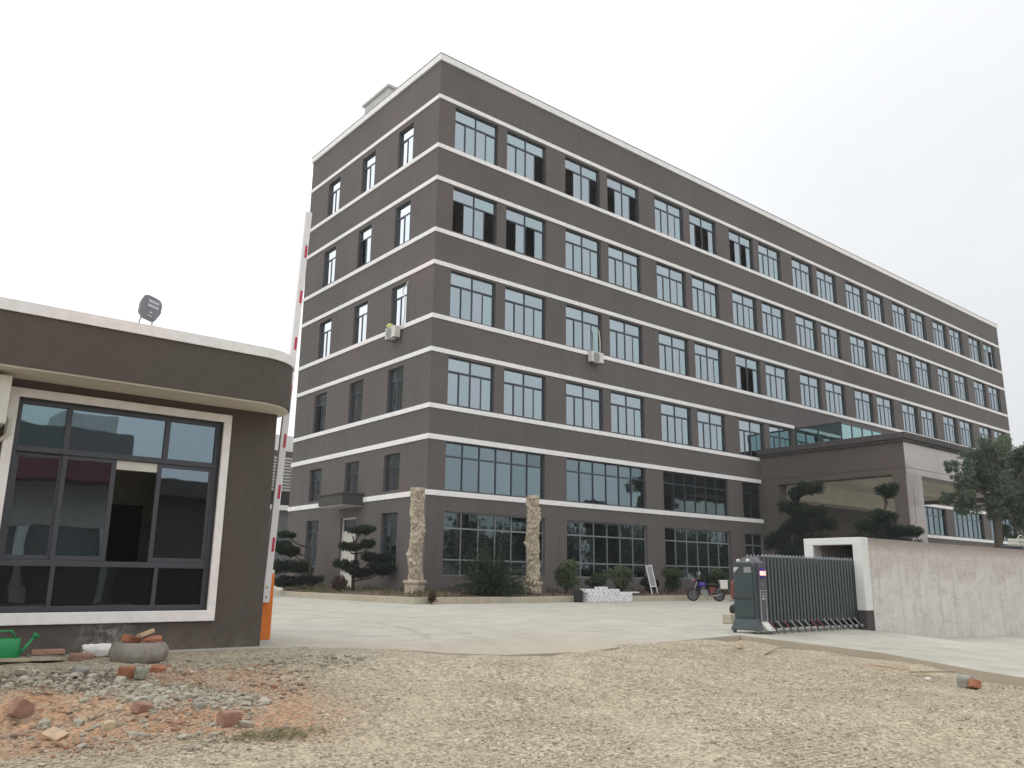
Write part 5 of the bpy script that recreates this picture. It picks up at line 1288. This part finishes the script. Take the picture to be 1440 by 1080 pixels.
# ------------------------------------------------------------------ light, sky, camera
SUN = Vector((-.22, .30, .93)).normalized()
wd = bpy.data.worlds.new('World'); scene.world = wd; wd.use_nodes = True; nt = wd.node_tree; nt.nodes.clear()
wo_ = N(nt, 'ShaderNodeOutputWorld'); bgd = N(nt, 'ShaderNodeBackground'); nt.links.new(bgd.outputs[0], wo_.inputs[0]); bgd.inputs[1].default_value = .1
sky = N(nt, 'ShaderNodeTexSky', sky_type='NISHITA'); sky.sun_disc = False; sky.sun_elevation = math.asin(SUN.z); sky.sun_rotation = math.atan2(SUN.x, SUN.y)
tc = N(nt, 'ShaderNodeTexCoord'); dirn = tc.outputs['Generated']
GLOW = Vector((-.62, .70, .42)).normalized()
dt = N(nt, 'ShaderNodeVectorMath', operation='DOT_PRODUCT'); nt.links.new(dirn, dt.inputs[0]); dt.inputs[1].default_value = GLOW[:]
gl = N(nt, 'ShaderNodeMapRange', interpolation_type='SMOOTHSTEP'); nt.links.new(dt.outputs['Value'], gl.inputs[0])
for i, v_ in ((1, -.5), (2, 1.0), (3, 11.2), (4, 15.5)): gl.inputs[i].default_value = v_
sp_ = N(nt, 'ShaderNodeSeparateXYZ'); nt.links.new(dirn, sp_.inputs[0])
ev = N(nt, 'ShaderNodeMapRange'); nt.links.new(sp_.outputs[2], ev.inputs[0])
for i, v_ in ((1, .05), (2, .65), (3, .86), (4, 1.16)): ev.inputs[i].default_value = v_
cn = noise_node(nt, dirn, 1.7, 6, .55, .4); cr_ = ramp(nt, cn.outputs[0], [(.3, .93), (.7, 1.07)])
bank = Vector((.86, .30, .42)).normalized()
db = N(nt, 'ShaderNodeVectorMath', operation='DOT_PRODUCT'); nt.links.new(dirn, db.inputs[0]); db.inputs[1].default_value = bank[:]
bk = N(nt, 'ShaderNodeMapRange', interpolation_type='SMOOTHSTEP'); nt.links.new(math_n(nt, 'ADD', db.outputs['Value'], math_n(nt, 'MULTIPLY', math_n(nt, 'SUBTRACT', cn.outputs[0], .5), .25)), bk.inputs[0])
for i, v_ in ((1, .72), (2, 1.0), (3, 1.0), (4, .80)): bk.inputs[i].default_value = v_
val = math_n(nt, 'MULTIPLY', math_n(nt, 'MULTIPLY', math_n(nt, 'MULTIPLY', gl.outputs[0], ev.outputs[0]), cr_.outputs[0]), bk.outputs[0])
cc = N(nt, 'ShaderNodeCombineColor')
nt.links.new(math_n(nt, 'MULTIPLY', val, .985), cc.inputs[0]); nt.links.new(val, cc.inputs[1]); nt.links.new(math_n(nt, 'MULTIPLY', val, 1.015), cc.inputs[2])
nt.links.new(mixc(nt, .94, sky.outputs[0], cc.outputs[0]), bgd.inputs[0])
sl = bpy.data.lights.new('sun', 'SUN'); sl.energy = .5; sl.angle = math.radians(20); sl.color = (1, .97, .92)
so = bpy.data.objects.new('sun', sl); COL.objects.link(so); so.rotation_euler = SUN.to_track_quat('Z', 'Y').to_euler()
cd = bpy.data.cameras.new('camera'); cd.sensor_width = 36; cd.lens = FPX/1440*36; cd.clip_end = 3000; cd.clip_start = .05
co = bpy.data.objects.new('camera', cd); COL.objects.link(co)
co.matrix_world = Matrix(((cr.x, cu.x, -fwd.x, CAM.x), (cr.y, cu.y, -fwd.y, CAM.y), (cr.z, cu.z, -fwd.z, CAM.z), (0, 0, 0, 1)))
scene.camera = co
# the whole place was laid out at 1 : 1.3; bring it to real size
SC = 1.3
for o in list(scene.objects):
    if o.parent is None:
        o.location = o.location*SC
        if o.type in ('MESH', 'EMPTY'): o.scale = o.scale*SC
scene.view_settings.view_transform = 'Standard'; scene.view_settings.look = 'None'; scene.view_settings.exposure = 0; scene.view_settings.gamma = 1
scene.cycles.max_bounces = 6; scene.cycles.use_denoising = True
